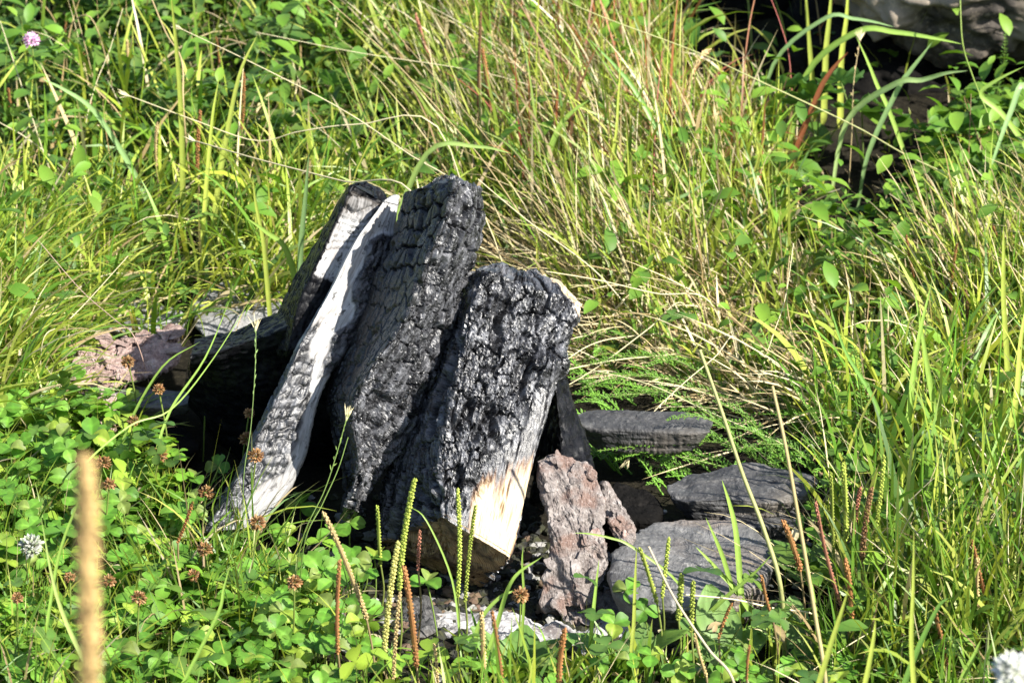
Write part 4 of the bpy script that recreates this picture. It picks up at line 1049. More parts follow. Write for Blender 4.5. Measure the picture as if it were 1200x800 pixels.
# ------------------------------------------------------------------ single long stalks: (pixel path tip -> root side), Y at tip, Y at root
straw = (.66, .58, .36); tanc = (.44, .33, .17); redc = (.38, .10, .09); grn = (.24, .33, .07); brn = (.20, .11, .06)
ST = [
 ([(212, 34), (300, 76), (400, 128), (475, 178), (560, 240)], .5, .25, .0016, straw, 1, 'pale stalk sloping down to the tallest log from the upper left, topmost'),
 ([(150, 112), (225, 140), (300, 165), (352, 154), (420, 146), (515, 152)], .45, .35, .0018, straw, 1, 'pale stalk with a kink, seed tip over the upper left leaves'),
 ([(228, 165), (300, 186), (400, 212), (490, 236)], .25, .05, .0022, straw, 1, 'thick pale stalk running to the split log top'),
 ([(384, 0), (452, 62), (520, 135), (575, 200), (640, 300)], .6, .3, .0014, tanc, 0, 'thin tan stalk passing steeply down right above the tall log'),
 ([(432, 0), (482, 60), (540, 125), (600, 200), (660, 290)], .7, .3, .0014, tanc, 0, 'thin tan stalk parallel and right of the steep one'),
 ([(300, 38), (420, 62), (560, 84), (650, 112), (760, 170)], .8, .6, .0014, straw, 0, 'long faint stalk crossing high above the logs'),
 ([(490, 0), (560, 40), (620, 90), (690, 170), (740, 270)], .9, .5, .0018, straw, 0, 'pale stalk arching from the top centre to the right'),
 ([(640, -10), (700, 18), (813, 60), (883, 92), (1000, 147), (1062, 182), (1130, 214), (1210, 262)], .75, .35, .0022, (.50, .50, .22), 0, 'very long pale stem crossing the upper right diagonally'),
 ([(778, 0), (800, 40), (870, 140), (930, 230), (980, 320)], .8, .3, .0018, grn, 0, 'green stem falling right across the dark rock gap'),
 ([(545, 60), (585, 66), (625, 95), (650, 140)], .8, .6, .0018, tanc, 2, 'drooping tan grass plume above the tall log'),
 ([(560, 32), (600, 62), (640, 120), (700, 190)], .85, .6, .0018, tanc, 2, 'tan grass plume hanging right of the dark brown spikes'),
 ([(832, 58), (818, 70), (806, 110), (795, 190)], .7, .6, .0018, (.5, .36, .16), 2, 'orange-tan grass plume nodding before the dark rock'),
 ([(776, 60), (770, 120), (766, 190), (764, 250)], .6, .5, .0020, redc, 0, 'dark red upright stem left of the orange-tan plume'),
 ([(900, -10), (915, 30), (925, 70), (930, 150)], .9, .8, .0016, redc, 0, 'thin red stem by the bright blades at the top right'),
 ([(884, 0), (878, 30), (872, 80), (872, 130)], .95, .85, .0024, (.34, .14, .08), 0, 'rusty upright blade before the dark rock'),
 ([(560, 210), (620, 260), (700, 320), (770, 400)], .25, .15, .0018, straw, 0, 'straw stalk sloping right from behind the tall log'),
 ([(640, 318), (700, 328), (770, 344), (830, 352)], .1, .12, .0018, straw, 0, 'bright straw lying nearly level right of the pile'),
 ([(650, 436), (720, 422), (790, 415), (870, 404), (930, 400)], .0, .2, .0022, (.56, .55, .28), 0, 'yellowish stalk lying level above the feathery fronds'),
 ([(654, 458), (700, 430), (760, 385), (800, 355)], -.02, .15, .0018, straw, 0, 'straw stalk rising right from the thick log shoulder'),
 ([(652, 430), (690, 405), (730, 395), (800, 392)], .02, .15, .0016, straw, 0, 'thin straw just above the thick log shoulder stalk'),
 ([(688, 432), (760, 450), (830, 482), (900, 512), (970, 542)], -.1, -.12, .0016, (.56, .55, .30), 0, 'pale stalk arching over the dark slab to the right'),
 ([(737, 536), (760, 490), (800, 450), (838, 418), (862, 395)], -.14, .05, .0013, straw, 3, 'bent straw with a tufted tip hanging over the feathery fronds'),
 ([(820, 410), (845, 480), (870, 555), (895, 620), (915, 690)], -.5, -.62, .0050, (.42, .42, .17), 0, 'thick greenish tan stem crossing in front of the cracked slab'),
 ([(905, 452), (920, 520), (938, 620), (955, 720), (968, 810)], -.75, -.85, .0044, (.52, .42, .2), 0, 'thick tan stem standing before the right-hand stones'),
 ([(1069, 600), (1040, 655), (1001, 716), (975, 760)], -.55, -.5, .0018, straw, 0, 'straight white straw leaning over the plantain leaves'),
 ([(945, 790), (1000, 752), (1047, 727), (1080, 716)], -.7, -.6, .0014, straw, 0, 'thin straw lying low at the bottom right'),
 ([(760, 640), (790, 700), (830, 760), (860, 800)], -.75, -.8, .0030, (.5, .42, .3), 0, 'blurred pinkish tan stalk below the flat stone'),
 ([(800, 696), (860, 702), (905, 712), (960, 722)], -.62, -.58, .0022, straw, 0, 'level pale straw in front of the flat stone'),
 ([(1008, 46), (1000, 100), (998, 160), (992, 250)], .7, .6, .0016, tanc, 3, 'brown upright stalk in front of the dark rock gap'),
 ([(1138, 110), (1136, 160), (1134, 220), (1130, 280)], .5, .4, .0014, brn, 0, 'thin brown upright stalk right of the dark gap'),
 ([(1125, -5), (1128, 50), (1140, 90), (1160, 140), (1178, 190)], .7, .5, .0024, grn, 0, 'green stem hanging before the grey boulder'),
 ([(900, 400), (980, 440), (1060, 470), (1150, 505)], .1, -.1, .0016, straw, 0, 'faint straw crossing the right-hand grass'),
 ([(930, 285), (920, 350), (905, 395), (880, 470)], .15, .0, .0014, straw, 0, 'thin pale stalk above the stones, left of the ferny patch'),
 ([(925, 300), (922, 350), (930, 400), (945, 470)], .12, .0, .0014, tanc, 0, 'tan stalk parallel to the thin pale one above the stones'),
 ([(1200, 165), (1150, 140), (1130, 115), (1160, 200)], .8, .6, .0014, brn, 0, 'short brown twig at the right edge under the boulder'),
 ([(85, 0), (100, 55), (112, 100), (135, 160)], .9, .7, .0018, tanc, 0, 'tan stalk right of the pink clover flower'),
 ([(0, 25), (15, 70), (35, 130), (55, 190)], .8, .6, .0018, straw, 0, 'straw stalk at the upper left edge'),
 ([(0, 70), (30, 58), (70, 40), (110, 26)], .9, .8, .0018, tanc, 0, 'tan stalk passing behind the pink clover flower'),
 ([(144, 10), (128, 60), (112, 100), (100, 150)], .8, .7, .0014, straw, 0, 'thin straw right of the upper left shade'),
 ([(176, -5), (195, 40), (213, 72), (215, 130)], .75, .6, .0026, tanc, 0, 'thick tan stalk beside the bright blades at the upper left'),
 ([(300, 385), (299, 430), (294, 500), (285, 570)], -.4, -.45, .0010, (.2, .3, .1), 3, 'fine green seed stem in front of the black log'),
 ([(406, 490), (395, 530), (380, 575), (352, 640)], -.5, -.55, .0012, (.18, .28, .07), 3, 'fine green seed stem in front of the black hollow'),
 ([(408, 512), (396, 550), (378, 590), (356, 640)], -.5, -.55, .0012, (.18, .28, .07), 0, 'second fine green stem beside the one at the hollow'),
 ([(150, 300), (105, 350), (75, 380), (50, 400)], .1, .0, .0012, straw, 0, 'straw over the grass at the left edge'),
 ([(45, 282), (95, 340), (135, 375), (160, 400)], .1, .0, .0012, (.45, .3, .25), 0, 'pinkish stalk crossing the grass left of the pale stone')]
def long_stalk(path, y0, y1, w_, col, kind, lb, ribbonish=False):
    n = len(path); Ys = np.linspace(y0, y1, n)
    P = [at(a, b, Y) for (a, b), Y in zip(path, Ys)]
    d = P[-1] - P[-2]; last = P[-1].copy()
    gx, gy = last[0] + d[0] * .6, last[1] + .03; g = np.array([gx, gy, float(gz(gx, gy)) - .005])
    if last[2] > g[2] + .004: P.append(g)
    P = np.array(P); P[:, 2] = np.maximum(P[:, 2], gz(P[:, 0], P[:, 1]) - .004)
    r0 = P[-1].copy(); Q = spline(P, 30)[::-1] - r0
    root = empty('grass_stalk', tuple(r0)); tag(root, lb, 'grass stalk')
    V, F = tube(Q, np.linspace(w_ * .55, w_ * .35, 30), 5)
    link('stem', mk('stem', V, F, M_DRY if col[0] > col[1] * .9 else M_LEAF, np.array(col)), root)
    if kind:
        a_ = Acc(); g_ = np.random.default_rng(int(path[0][0]) + 3); tip = Q[-1]; dr = Q[-1] - Q[-3]; dr /= np.linalg.norm(dr)
        if kind in (1, 3):
            for k in range(16):
                o = dr * .012 + g_.normal(0, .0032, 3); V, F = ribbon(np.array([tip - dr * .003, tip + o * .5, tip + o]), .0012); a_.add(V, F, np.array(straw) * g_.uniform(.7, 1.1))
            if kind == 3:
                for k in range(14):
                    j = 29 - int(k * .9); s = Q[max(j, 1)]; o = (dr * .006 + g_.normal(0, .0016, 3)); V, F = ribbon(np.array([s, s + o * .5, s + o]), .0013); a_.add(V, F, np.array(col) * g_.uniform(.8, 1.4))
        else:
            for k in range(110):
                t_ = k / 110; j = int(29 - t_ * 16); s = Q[j] + g_.normal(0, .0012, 3)
                dj = Q[min(j + 1, 29)] - Q[j - 1]; dj /= np.linalg.norm(dj)
                o = dj * g_.uniform(.004, .008) + g_.normal(0, .0022, 3); V, F = ribbon(np.array([s, s + o * .5, s + o]), .0016); a_.add(V, F, np.array((.52, .38, .2)) * g_.uniform(.6, 1.2))
        link('seed_tip', a_.mesh('seed_tip', M_SEED, False), root)
for s in ST: long_stalk(*s)

# ------------------------------------------------------------------ single broad blades: path root -> tip
lg = (.26, .40, .08); bl = (.20, .32, .13); yg = (.36, .42, .08); dg = (.12, .24, .05)
BL = [
 ([(350, 345), (335, 292), (312, 272), (287, 254)], .05, -.02, .0085, lg, 'broad light blade pointing up left behind the split log'),
 ([(350, 400), (352, 300), (358, 230), (362, 180)], .15, .12, .0085, bl, 'tall broad blade standing left of the split log'),
 ([(312, 320), (308, 280), (300, 240), (296, 205)], .15, .12, .0060, yg, 'narrow bright blade left of the tall broad one'),
 ([(215, 260), (212, 130), (206, 50), (200, -10)], .45, .4, .0080, yg, 'bright yellow-green blade rising out of the top at upper left'),
 ([(250, 260), (262, 180), (280, 90), (302, 40)], .4, .45, .0080, yg, 'wide yellow-green blade leaning right at upper left'),
 ([(150, 190), (110, 130), (75, 105), (48, 92)], .5, .4, .0075, bl, 'bluish green blade bending left below the pink flower'),
 ([(240, 240), (245, 180), (250, 130), (257, 90)], .35, .35, .0060, yg, 'yellow-green blade beside the dark red-brown spike'),
 ([(966, 120), (968, 60), (972, 20), (975, -20)], .9, .9, .0100, yg, 'brightest wide blade, left of three at the top right'),
 ([(985, 130), (986, 70), (992, 20), (994, -20)], .9, .9, .0100, (.40, .46, .08), 'middle wide blade of three at the top right'),
 ([(954, 120), (950, 70), (946, 20), (944, -20)], .92, .92, .0085, (.36, .42, .08), 'narrower blade of three at the top right'),
 ([(968, 21), (1000, 22), (1025, 26), (1048, 32)], .8, .78, .0060, bl, 'level green blade pointing right at the top of the dark gap'),
 ([(1005, 37), (1050, 38), (1090, 44), (1128, 52)], .75, .7, .0085, lg, 'long level blade below it, crossing the dark gap'),
 ([(1050, 98), (1080, 94), (1108, 86), (1134, 83)], .6, .55, .0080, (.34, .46, .18), 'pale level blade in front of the dark gap'),
 ([(1052, 105), (1066, 84), (1080, 66), (1093, 49)], .6, .6, .0070, bl, 'grey-green blade slanting up right across the dark gap'),
 ([(958, 112), (968, 92), (980, 76), (994, 61)], .7, .7, .0080, (.30, .09, .045), 'red leaf blade before the dark gap'),
 ([(1180, 140), (1150, 112), (1165, 96), (1200, 78)], .5, .5, .0080, lg, 'pale blade rising to the right edge under the boulder'),
 ([(1200, 100), (1185, 130), (1170, 170), (1150, 230)], .45, .4, .0085, bl, 'bluish blade slanting at the right edge'),
 ([(1042, 130), (1028, 100), (1018, 75), (1003, 42)], .65, .65, .0065, lg, 'green blade leaning left in the dark gap'),
 ([(905, 240), (890, 180), (880, 130), (872, 95)], .6, .6, .0065, yg, 'yellow-green blade left of the red leaf'),
 ([(850, 300), (780, 170), (740, 100), (690, 45)], .5, .6, .0075, dg, 'long dark green blade slanting through the upper centre'),
 ([(700, 250), (720, 170), (725, 110), (728, 60)], .5, .5, .0050, yg, 'upright blade at the upper centre right'),
 ([(640, 190), (655, 150), (672, 130), (690, 118)], .5, .5, .0085, lg, 'broad pale blade right above the thick log'),
 ([(735, 262), (760, 240), (800, 230), (840, 205)], .4, .4, .0080, bl, 'broad bluish blade in the straw-coloured grass'),
 ([(1110, 560), (1090, 450), (1082, 400), (1070, 330)], -.2, -.2, .0080, lg, 'tall blade in the right-hand grass beside the ferny patch'),
 ([(1063, 560), (1066, 480), (1076, 400), (1092, 330)], -.22, -.2, .0090, lg, 'broad tall blade leaning right in the right-hand grass'),
 ([(1045, 520), (1020, 460), (990, 410), (970, 350)], -.2, -.2, .0060, dg, 'blade leaning left out of the right-hand tuft'),
 ([(1180, 420), (1176, 350), (1176, 300), (1176, 265)], -.05, -.05, .0075, yg, 'upright yellow-green blade at the right edge'),
 ([(1170, 560), (1190, 470), (1196, 400), (1204, 350)], -.25, -.2, .0085, yg, 'wide bright blade leaning out of the right edge'),
 ([(866, 662), (862, 620), (855, 590), (846, 562)], -.5, -.5, .0070, lg, 'tall green blade in front of the cracked dark slab'),
 ([(858, 690), (848, 655), (838, 630), (827, 606)], -.5, -.5, .0060, lg, 'green blade left of it in front of the flat stone'),
 ([(862, 690), (845, 672), (830, 655), (815, 640)], -.5, -.5, .0055, lg, 'short green blade lowest of three before the flat stone'),
 ([(815, 735), (850, 700), (880, 675), (906, 648)], -.55, -.55, .0055, lg, 'blade slanting up right across the flat stone foot'),
 ([(1072, 830), (1068, 750), (1070, 690), (1071, 622)], -1.0, -1.0, .0055, yg, 'soft blurred upright blade near the bottom right'),
 ([(952, 830), (972, 760), (985, 720), (994, 690)], -1.0, -1.0, .0060, yg, 'blurred bright blade at the bottom right'),
 ([(1008, 830), (1018, 780), (1024, 745), (1026, 725)], -1.0, -1.0, .0055, yg, 'short blurred blade at the bottom right'),
 ([(1060, 800), (1080, 750), (1100, 710), (1112, 700)], -.8, -.8, .0065, dg, 'dark green blade slanting up right at the bottom right'),
 ([(1120, 820), (1130, 790), (1140, 770), (1150, 748)], -.75, -.75, .0080, lg, 'pale blade beside the blurred white flower'),
 ([(560, 800), (580, 740), (600, 680), (635, 652)], -.62, -.6, .0050, lg, 'arching green blade in front of the dark gap by the bark'),
 ([(556, 800), (560, 735), (585, 700), (610, 690)], -.62, -.6, .0045, lg, 'shorter arching blade beneath it by the bark'),
 ([(612, 740), (614, 700), (612, 660), (613, 640)], -.6, -.6, .0035, lg, 'thin straight blade before the dark gap'),
 ([(740, 640), (715, 630), (690, 625), (672, 624)], -.5, -.5, .0028, lg, 'small blade crossing the upright bark slab'),
 ([(690, 790), (693, 740), (697, 700), (702, 655)], -.62, -.6, .0045, lg, 'upright green blade right of the upright bark foot'),
 ([(735, 800), (742, 740), (744, 690), (746, 640)], -.62, -.6, .0042, yg, 'yellow-green blade before the left end of the flat stone'),
 ([(540, 760), (530, 680), (500, 610), (478, 592)], -.6, -.56, .0026, lg, 'thin blade arching left over the spikes'),
 ([(60, 700), (72, 640), (95, 580), (110, 545)], -.7, -.7, .0035, lg, 'thin blade crossing the blurred stalk at left'),
 ([(110, 800), (78, 730), (62, 680), (48, 605)], -.8, -.8, .0050, (.3, .38, .12), 'pale green stem at the lower left edge'),
 ([(215, 800), (255, 720), (262, 690), (270, 660)], -.8, -.8, .0040, lg, 'pale blade in the lower left clover'),
 ([(135, 560), (150, 500), (190, 430), (235, 400)], -.2, -.2, .0040, lg, 'green blade arching in front of the red bark slab'),
 ([(180, 540), (200, 480), (240, 420), (270, 350)], -.25, -.2, .0035, lg, 'thin green blade before the black log end'),
 ([(150, 500), (200, 480), (250, 420), (300, 340)], -.3, -.22, .0022, lg, 'fine blade slanting across the black log'),
 ([(450, 300), (500, 180), (560, 172), (600, 180)], .15, .1, .0075, (.3, .42, .12), 'broad pale leaf blade just behind the log tops')]
for path, y0, y1, w_, col, lb in BL:
    P = [at(a, b, Y) for (a, b), Y in zip(path, np.linspace(y0, y1, len(path)))]
    d0 = P[0] - P[1]; d0 /= np.linalg.norm(d0); zg = float(gz(P[0][0], P[0][1])) - .004; hh = P[0][2] - zg
    if hh > .012:
        m_ = P[0] + d0 * min(hh * .5, .07); m_[2] = min(m_[2], P[0][2] - .12 * hh); m_[2] = zg + max(.3 * hh, (m_[2] - zg) * .75)
        gx, gy = m_[0] + d0[0] * .02, m_[1] + .015; P = [np.array([gx, gy, float(gz(gx, gy)) - .004]), m_] + P
    P = np.array(P); P[:, 2] = np.maximum(P[:, 2], gz(P[:, 0], P[:, 1]) - .004); r0 = P[0].copy()
    Q = spline(P, 26) - r0
    V, F = ribbon(Q, w_); n = len(V); c = np.tile(col, (n, 1)) * (1 + .25 * np.tile([-.4, 1, -.4], n // 3))[:, None]
    o = link('grass_plant', mk('grass_plant', V, F, M_LEAF, c)); o.location = r0; tag(o, lb, 'grass blade')

# ------------------------------------------------------------------ clover plants one by one (the biggest in view)
LCm = []
for k in range(6):
    V, F, U_, W_ = leaflet_grid(.0175 - .0012 * (k % 3), .0165 - .001 * (k % 2), 9, 7, .2 + .08 * k, .15 + .09 * k, .10, 1.25)
    base = np.array([(.085, .22, .022), (.11, .26, .03), (.07, .18, .02), (.13, .28, .035), (.22, .31, .04), (.16, .22, .05)][k])
    c = base * (1 + .45 * np.exp(-(U_ / .12) ** 2) + .35 * np.exp(-((W_ - .45 - .18 * np.abs(U_)) / .07) ** 2))[:, None]
    LCm.append(mk('leaflet', V, F, M_CLOVER, c))
V, F = tube(spline([(0, 0, 0), (.004, .002, .5), (0, 0, 1)], 6) * (1, 1, 1), .0011, 5)
def clover_plant(P, r0, s, label, group, az=None, tilt=None):
    root = empty('clover_plant', tuple(r0)); tag(root, label, 'clover', group)
    d = P - r0
    V, F = tube(spline([np.zeros(3), d * .5 + (random.uniform(-.006, .006), random.uniform(-.004, .004), 0), d], 6), .0009, 5)
    link('stem', mk('stem', V, F, M_CLOVER, np.array((.20, .30, .07))), root)
    az = random.uniform(0, 6.28) if az is None else az
    T_ = Matrix.Rotation(random.uniform(.0, .75) if tilt is None else tilt, 3, Vector((1, random.uniform(-.6, .6), 0)).normalized())
    for k in range(3):
        m = T_ @ Matrix.Rotation(az + k * 2.094, 3, 'Z') @ Matrix.Rotation(random.uniform(-.15, .25), 3, 'X')
        l_ = link('leaflet', LCm[random.choice((0, 0, 1, 1, 2, 2, 3, 3, 4, 5))], root); l_.location = d; l_.rotation_euler = m.to_euler(); l_.scale = (s,) * 3
SP = [(352, 590, 1.25, 'clover plant with big leaflets in front of the hollow, right of the white log foot'),
 (285, 592, 1.2, 'clover plant with leaflets overlapping the white log foot'),
 (255, 545, 1.0, 'clover plant growing against the black log, left of the white log'),
 (390, 622, 1.1, 'clover plant at the left rim of the black hollow'),
 (410, 612, 1.0, 'clover plant tallest at the left rim of the hollow, behind another'),
 (330, 625, 1.1, 'clover plant directly below the white log foot'),
 (225, 560, 1.1, 'clover plant left of the spiky brown head by the white log'),
 (500, 680, 1.2, 'clover plant with one bright round leaflet behind the rust spike'),
 (422, 672, 1.1, 'clover plant beside the base of the leaning tan spike'),
 (140, 430, 1.3, 'clover plant with upright leaflets before the red bark'),
 (150, 470, 1.2, 'clover plant with brownish leaf below the red bark'),
 (735, 690, 1.1, 'clover plant low between bark foot and flat stone'),
 (755, 715, 1.0, 'clover plant in front of the ashy fragment'),
 (720, 730, 1.1, 'clover plant before the flat bark piece')]
for px, py, s, lb in SP:
    r0 = ground_hit(px + random.uniform(-15, 15), py + random.uniform(45, 70)); clover_plant(at(px, py, r0[1]), r0, s, lb, None)
cnt = 0
while cnt < 190:
    px, py = random.uniform(-5, 440), random.uniform(430, 810)
    if py < 640 and px > 215 + (py - 560) * .9: continue
    if py < 520 and px > 130: continue
    drop = random.uniform(45, 85); r0 = ground_hit(px + random.uniform(-14, 14), py + drop)
    z_ = 'lower left corner' if py > 640 and px < 220 else ('slope below the logs' if py > 640 else 'left edge')
    clover_plant(at(px, py, r0[1]), r0, random.uniform(.85, 1.35), {'lower left corner': 'green three-leaved clover among many alike in the lower left corner',
        'slope below the logs': 'green three-leaved clover among many alike below the white log', 'left edge': 'green three-leaved clover among many alike along the left edge beside the pit'}[z_], 'clover plants of the ' + z_)
    cnt += 1
for i in range(36):
    px, py = random.uniform(560, 1190), random.uniform(755, 810) if i % 2 else random.uniform(770, 810); r0 = ground_hit(px, py + 60)
    clover_plant(at(px, py, r0[1]), r0, random.uniform(.7, 1.1), 'small clover among the green blades along the bottom right', 'clover plants along the bottom right')

# ------------------------------------------------------------------ broad plantain leaves, rosettes
def veined(L, W, col, seed, wav=.06, veins=5):
    rows, cols = 15, 11
    V, F, U_, W_ = leaflet_grid(L, W, rows, cols, .12, .30, 0, .85)
    g = np.random.default_rng(seed)
    V[:, 2] += wav * W * np.sin(W_ * 11 + g.uniform(0, 6)) * U_ ** 2 - .05 * W * np.abs(np.cos(U_ * PI * veins / 2)) * np.sin(W_ * PI)
    c = np.tile(col, (len(V), 1)) * (1 + .28 * np.exp(-((np.abs(U_ * veins / 2 - np.round(U_ * veins / 2))) / .12) ** 2))[:, None]
    return mk('leaf', V, F, M_CLOVER, c)
PM = [veined(.085, .045, np.array(c), k) for k, c in enumerate([(.12, .23, .06), (.15, .26, .07), (.10, .20, .045), (.16, .28, .05)])]
PR = [(965, 690, 6, 1.0, 'broad-leaved plantain under the upright spike cluster, right of the flat stone'),
 (1060, 690, 6, 1.15, 'broad-leaved plantain with large ribbed leaves at the lower right'),
 (1150, 690, 5, 1.0, 'broad-leaved plantain near the right edge beside the long brown spike'),
 (605, 800, 5, 1.0, 'broad-leaved plantain at the bottom edge below the pile'),
 (850, 780, 5, .95, 'broad-leaved plantain at the bottom below the flat stone'),
 (740, 790, 4, .9, 'broad-leaved plantain at the bottom before the ashy fragment'),
 (1120, 250, 5, 1.0, 'yellowish broad-leaved plant at the right edge of the dark gap'),
 (1000, 310, 4, .8, 'broad-leaved plant in the middle of the right-hand grass'),
 (930, 770, 4, .8, 'broad-leaved plantain at the bottom right among grass')]
for px, py, n, s, lb in PR:
    r0 = ground_hit(px, py); root = empty('plantain_plant', tuple(r0)); tag(root, lb, 'plantain')
    for k in range(n):
        az = k * 6.28 / n + random.uniform(-.4, .4); l_ = link('leaf', PM[random.randrange(4)], root)
        l_.rotation_euler = (Matrix.Rotation(az, 3, 'Z') @ Matrix.Rotation(random.uniform(.35, .95), 3, 'X')).to_euler(); l_.scale = (s * random.uniform(.8, 1.15),) * 3
# rounded, scalloped leaves (top)
def scalloped(r, col, seed, lobes=9, depth=.14):
    g = np.random.default_rng(seed); na, nr = 45, 7; a = np.linspace(-PI * .92, PI * .92, na)
    rad = np.linspace(0, 1, nr)[:, None]; lob = 1 - depth * (1 - np.abs(np.cos(a * lobes / 2)) ** .7)[None] * rad ** 3
    fine = 1 + .03 * np.sign(np.sin(a * 36))[None] * rad ** 6
    X = rad * lob * fine * np.sin(a)[None] * r; Y = rad * lob * fine * np.cos(a)[None] * r
    Z = .10 * r * rad ** 2 * np.cos(a * lobes)[None] + .15 * r * rad ** 2 + 0 * X
    c = np.tile(col, (na * nr, 1)) * (1 + .25 * np.exp(-(np.sin(a * lobes / 2) / .2) ** 2)[None] * np.ones((nr, 1))).reshape(-1, 1)
    return mk('leaf', np.stack([X, Y, Z], -1).reshape(-1, 3), gridfaces(nr, na), M_CLOVER, c)
SM = [scalloped(.026, np.array(c), k) for k, c in enumerate([(.10, .23, .07), (.13, .27, .09), (.08, .20, .05)])]
GP = [([(392, 98), (420, 105), (385, 120)], 1.0, 'scallop-leaved plant with pale round leaves above the split log'),
 ([(392, 150), (335, 143), (410, 160), (360, 165)], 1.0, 'scallop-leaved plant drooping leaves left above the split log'),
 ([(478, 76), (500, 80), (530, 95), (565, 75)], .9, 'scallop-leaved plant shaded behind the reddish spike'),
 ([(920, 100), (945, 115), (1005, 122), (960, 105)], 1.35, 'lobed dark green plant left of the dark gap'),
 ([(1010, 130), (1040, 128), (985, 95)], 1.3, 'lobed green plant with a drooping leaf at the dark gap'),
 ([(1120, 150), (1150, 140), (1095, 155)], 1.2, 'yellow-green round-leaved plant right of the dark gap'),
 ([(550, 160), (545, 190)], .8, 'small round-leaved plant above the tallest log')]
for i, (pts, s, lb) in enumerate(GP):
    cx = np.mean([p[0] for p in pts]); cy = max(p[1] for p in pts) + 70; r0 = ground_hit(cx, cy); root = empty('round_leaved_plant', tuple(r0)); tag(root, lb, 'herb')
    for (a, b) in pts:
        T = at(a, b, r0[1] - .02 + random.uniform(-.02, .02)) - r0
        V, F = tube(spline([np.zeros(3), T * .5 + (0, .004, .01), T], 7), .0011, 5); link('stem', mk('stem', V, F, M_LEAF, np.array((.2, .28, .08))), root)
        l_ = link('leaf', SM[random.randrange(3)], root); l_.location = T; l_.rotation_euler = (random.uniform(.3, .9), random.uniform(-.4, .4), random.uniform(2.4, 3.9)); l_.scale = (s,) * 3
# oval broad leaves upper left
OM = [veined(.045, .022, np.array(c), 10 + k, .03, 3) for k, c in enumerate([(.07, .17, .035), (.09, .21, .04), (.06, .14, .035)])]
OP = [(140, 85, 'bushy clover clump with oval leaves in the upper left shade'), (185, 95, 'dark oval-leaved plant right of the shaded clump'), (90, 100, 'oval-leaved plant under the pink clover flower'),
      (60, 130, 'oval-leaved plant low at the upper left edge'), (160, 130, 'bright oval-leaved plant below the shaded clump'), (35, 20, 'dark leafy plant in the top left corner'), (110, 15, 'dark leafy plant at the top, right of the corner one'),
      (190, 20, 'leafy plant at the top beside the thick tan stalk'), (700, 30, 'leafy plant at the top, left of the dark rock'), (1170, 110, 'leafy plant at the right under the boulder'), (1080, 360, 'leafy plant in the right-hand grass'), (270, 110, 'leafy plant behind the upper left brown spike')]
for px, py, lb in OP:
    r0 = ground_hit(px, py + 75); root = empty('oval_leaved_plant', tuple(r0)); tag(root, lb, 'herb')
    top = at(px, py, r0[1]) - r0; top[2] = min(top[2], .12)
    V, F = tube(spline([np.zeros(3), top * .5, top], 7), .0014, 5); link('stem', mk('stem', V, F, M_LEAF, np.array((.16, .22, .06))), root)
    for k in range(16):
        l_ = link('leaf', OM[random.randrange(3)], root); l_.location = top * random.uniform(.35, 1.) + np.array([random.gauss(0, .014), random.gauss(0, .014), random.gauss(0, .006)])
        l_.rotation_euler = (Matrix.Rotation(random.uniform(0, 6.28), 3, 'Z') @ Matrix.Rotation(random.uniform(-.2, .7), 3, 'X')).to_euler(); l_.scale = (random.uniform(.7, 1.15),) * 3

# ------------------------------------------------------------------ feathery fronds
def frond(path3, wid, col, seed, dens=260):
    g = np.random.default_rng(seed); Q = spline(path3, 40); r0 = Q[0].copy(); Q = Q - r0; a_ = Acc()
    V, F = tube(Q, np.linspace(.0012, .0005, 40), 4); rach = mk('rachis', V, F, M_LEAF, np.array((.2, .3, .07)))
    L = np.linalg.norm(np.diff(Q, axis=0), axis=1).sum(); n = int(L * dens)
    for i in range(n):
        t_ = .08 + .92 * i / n; q = t_ * 39; j = int(q); j2 = min(j + 1, 39); p = Q[j] + (Q[j2] - Q[j]) * (q - j); d = Q[j2] - Q[max(j - 1, 0)]; d /= np.linalg.norm(d) + 1e-9
        s = np.cross(d, (0, 0, 1.)); s /= np.linalg.norm(s) + 1e-9; u = np.cross(s, d); w_ = wid * math.sin(PI * min(1, t_ ** .7 * .93 + .03)) ** .6
        for sg in (-1, 1):
            dr = s * sg + d * g.uniform(.3, .7) + u * g.uniform(-.1, .9); dr /= np.linalg.norm(dr)
            e = p + dr * w_ * g.uniform(.7, 1.1); V, F = ribbon(np.array([p, (p + e) / 2 + u * .001, e]), .0011, facing=(0, -.4, 1)); a_.add(V, F, np.array(col) * g.uniform(.75, 1.25))
            for f in (.4, .7):
                b = p + (e - p) * f
                for s2 in (-1, 1):
                    dd = dr * .6 + d * s2 * .7 + u * g.uniform(-.3, .5); V, F = ribbon(np.array([b, b + dd * w_ * .14, b + dd * w_ * .3]), .0010, facing=(0, -.4, 1)); a_.add(V, F, np.array(col) * g.uniform(.75, 1.25))
    return r0, rach, a_.mesh('leaflets', M_LEAF, True)
fg = (.16, .34, .045)
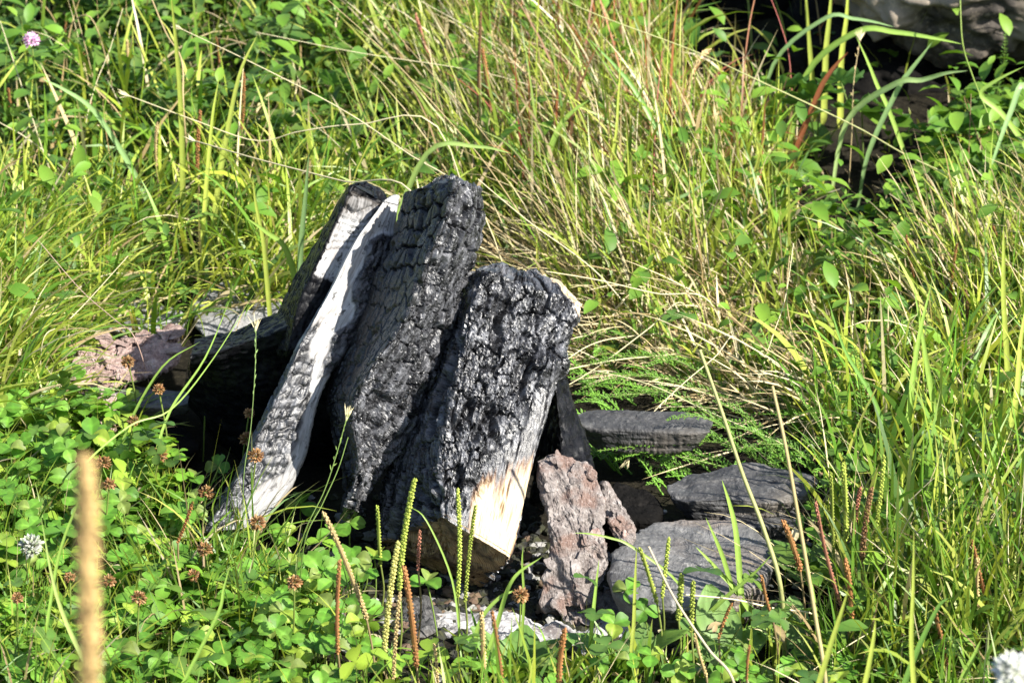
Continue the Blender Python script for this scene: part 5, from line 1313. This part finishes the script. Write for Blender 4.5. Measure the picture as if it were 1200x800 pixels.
FR = [([(860, 470), (800, 425), (740, 417), (690, 426)], 'feathery frond, topmost, arching left towards the thick log'),
 ([(870, 480), (800, 450), (740, 440), (680, 456)], 'feathery frond just under the topmost one'),
 ([(850, 500), (790, 462), (740, 462), (690, 470)], 'feathery frond lying on the edge of the dark slab'),
 ([(900, 560), (860, 510), (820, 488), (780, 492)], 'feathery frond over the right end of the dark slab'),
 ([(910, 560), (850, 520), (780, 520), (700, 528)], 'long feathery frond hanging between the two dark slabs'),
 ([(880, 560), (820, 540), (760, 530), (720, 540)], 'lower feathery frond between the two dark slabs'),
 ([(905, 540), (885, 500), (860, 480), (835, 470)], 'feathery frond rising right of the dark slab'),
 ([(930, 560), (900, 520), (880, 505), (850, 500)], 'feathery frond behind the cracked slab'),
 ([(960, 560), (930, 525), (900, 520), (870, 525)], 'feathery frond at the right end of the cracked slab'),
 ([(990, 560), (960, 500), (940, 470), (925, 445)], 'feathery frond, left of the ferny patch on the right'),
 ([(1000, 560), (985, 490), (975, 450), (965, 425)], 'feathery frond, upright in the ferny patch'),
 ([(1010, 540), (1010, 480), (1005, 440), (1000, 405)], 'feathery frond, tallest in the ferny patch'),
 ([(960, 600), (920, 590), (880, 592), (840, 600)], 'feathery frond under the cracked slab'),
 ([(970, 620), (930, 605), (890, 605), (855, 612)], 'lowest feathery frond under the cracked slab'),
 ([(780, 420), (740, 395), (700, 392), (672, 400)], 'feathery frond behind the straw bundle'),
 ([(1165, 130), (1170, 100), (1176, 75), (1178, 38)], 'small upright fern frond below the boulder'),
 ([(690, 350), (660, 320), (630, 305), (600, 300)], 'feathery frond peeping out right behind the thick log')]
for i, (path, lb) in enumerate(FR):
    py0 = path[0][1]; r0 = ground_hit(path[0][0], py0 + 10)
    mx, my = np.mean([q[0] for q in path]), max(q[1] for q in path)
    Yf = ground_hit(mx, my + 14)[1]; Ys = np.linspace(Yf + .01, Yf - .01, len(path)); r0 = at(path[0][0], path[0][1], Yf); r0[2] = float(gz(r0[0], r0[1]))
    P = [at(a, b, Y) for (a, b), Y in zip(path, Ys)]; P = np.array([r0] + P); P[:, 2] = np.maximum(P[:, 2], gz(P[:, 0], P[:, 1]) + .008)
    o0, rach, lf = frond(P, .013 if i != 15 else .011, np.array(fg) * (.8 + .05 * (i % 6)), i)
    root = empty('feathery_frond', tuple(o0)); tag(root, lb, 'frond'); link('rachis', rach, root); link('leaflets', lf, root)
# the thick of the feathery foliage: nobody could count it
ac = Acc()
for k in range(150):
    if k < 95: px, py = random.uniform(690, 880), random.uniform(425, 590)
    else: px, py = random.uniform(920, 1030), random.uniform(430, 600)
    r0 = ground_hit(px, py); az = random.uniform(2.2, 4.6); L = random.uniform(.04, .10); up = random.uniform(.35, 1.0)
    d = np.array([math.cos(az), math.sin(az) * .6, 0]); P = np.array([r0, r0 + d * L * .45 + (0, 0, L * up * .55), r0 + d * L + (0, 0, L * up * .6)])
    o0, rach, lf = frond(P, .009, np.array(fg), 200 + k, 190)
    for me in (rach, lf):
        nv = len(me.vertices); V = np.empty(nv * 3, np.float32); me.vertices.foreach_get('co', V); V = V.reshape(-1, 3) + o0
        npoly = len(me.polygons); li = np.empty(len(me.loops), np.int32); me.loops.foreach_get('vertex_index', li)
        ac.add(V, li.reshape(-1, 4), np.array(fg) * random.uniform(.7, 1.25)); bpy.data.meshes.remove(me)
tag(link('feathery_foliage', ac.mesh('feathery_foliage', M_LEAF)), 'low feathery green foliage filling the gaps between the dark slabs', 'foliage', kind='stuff')
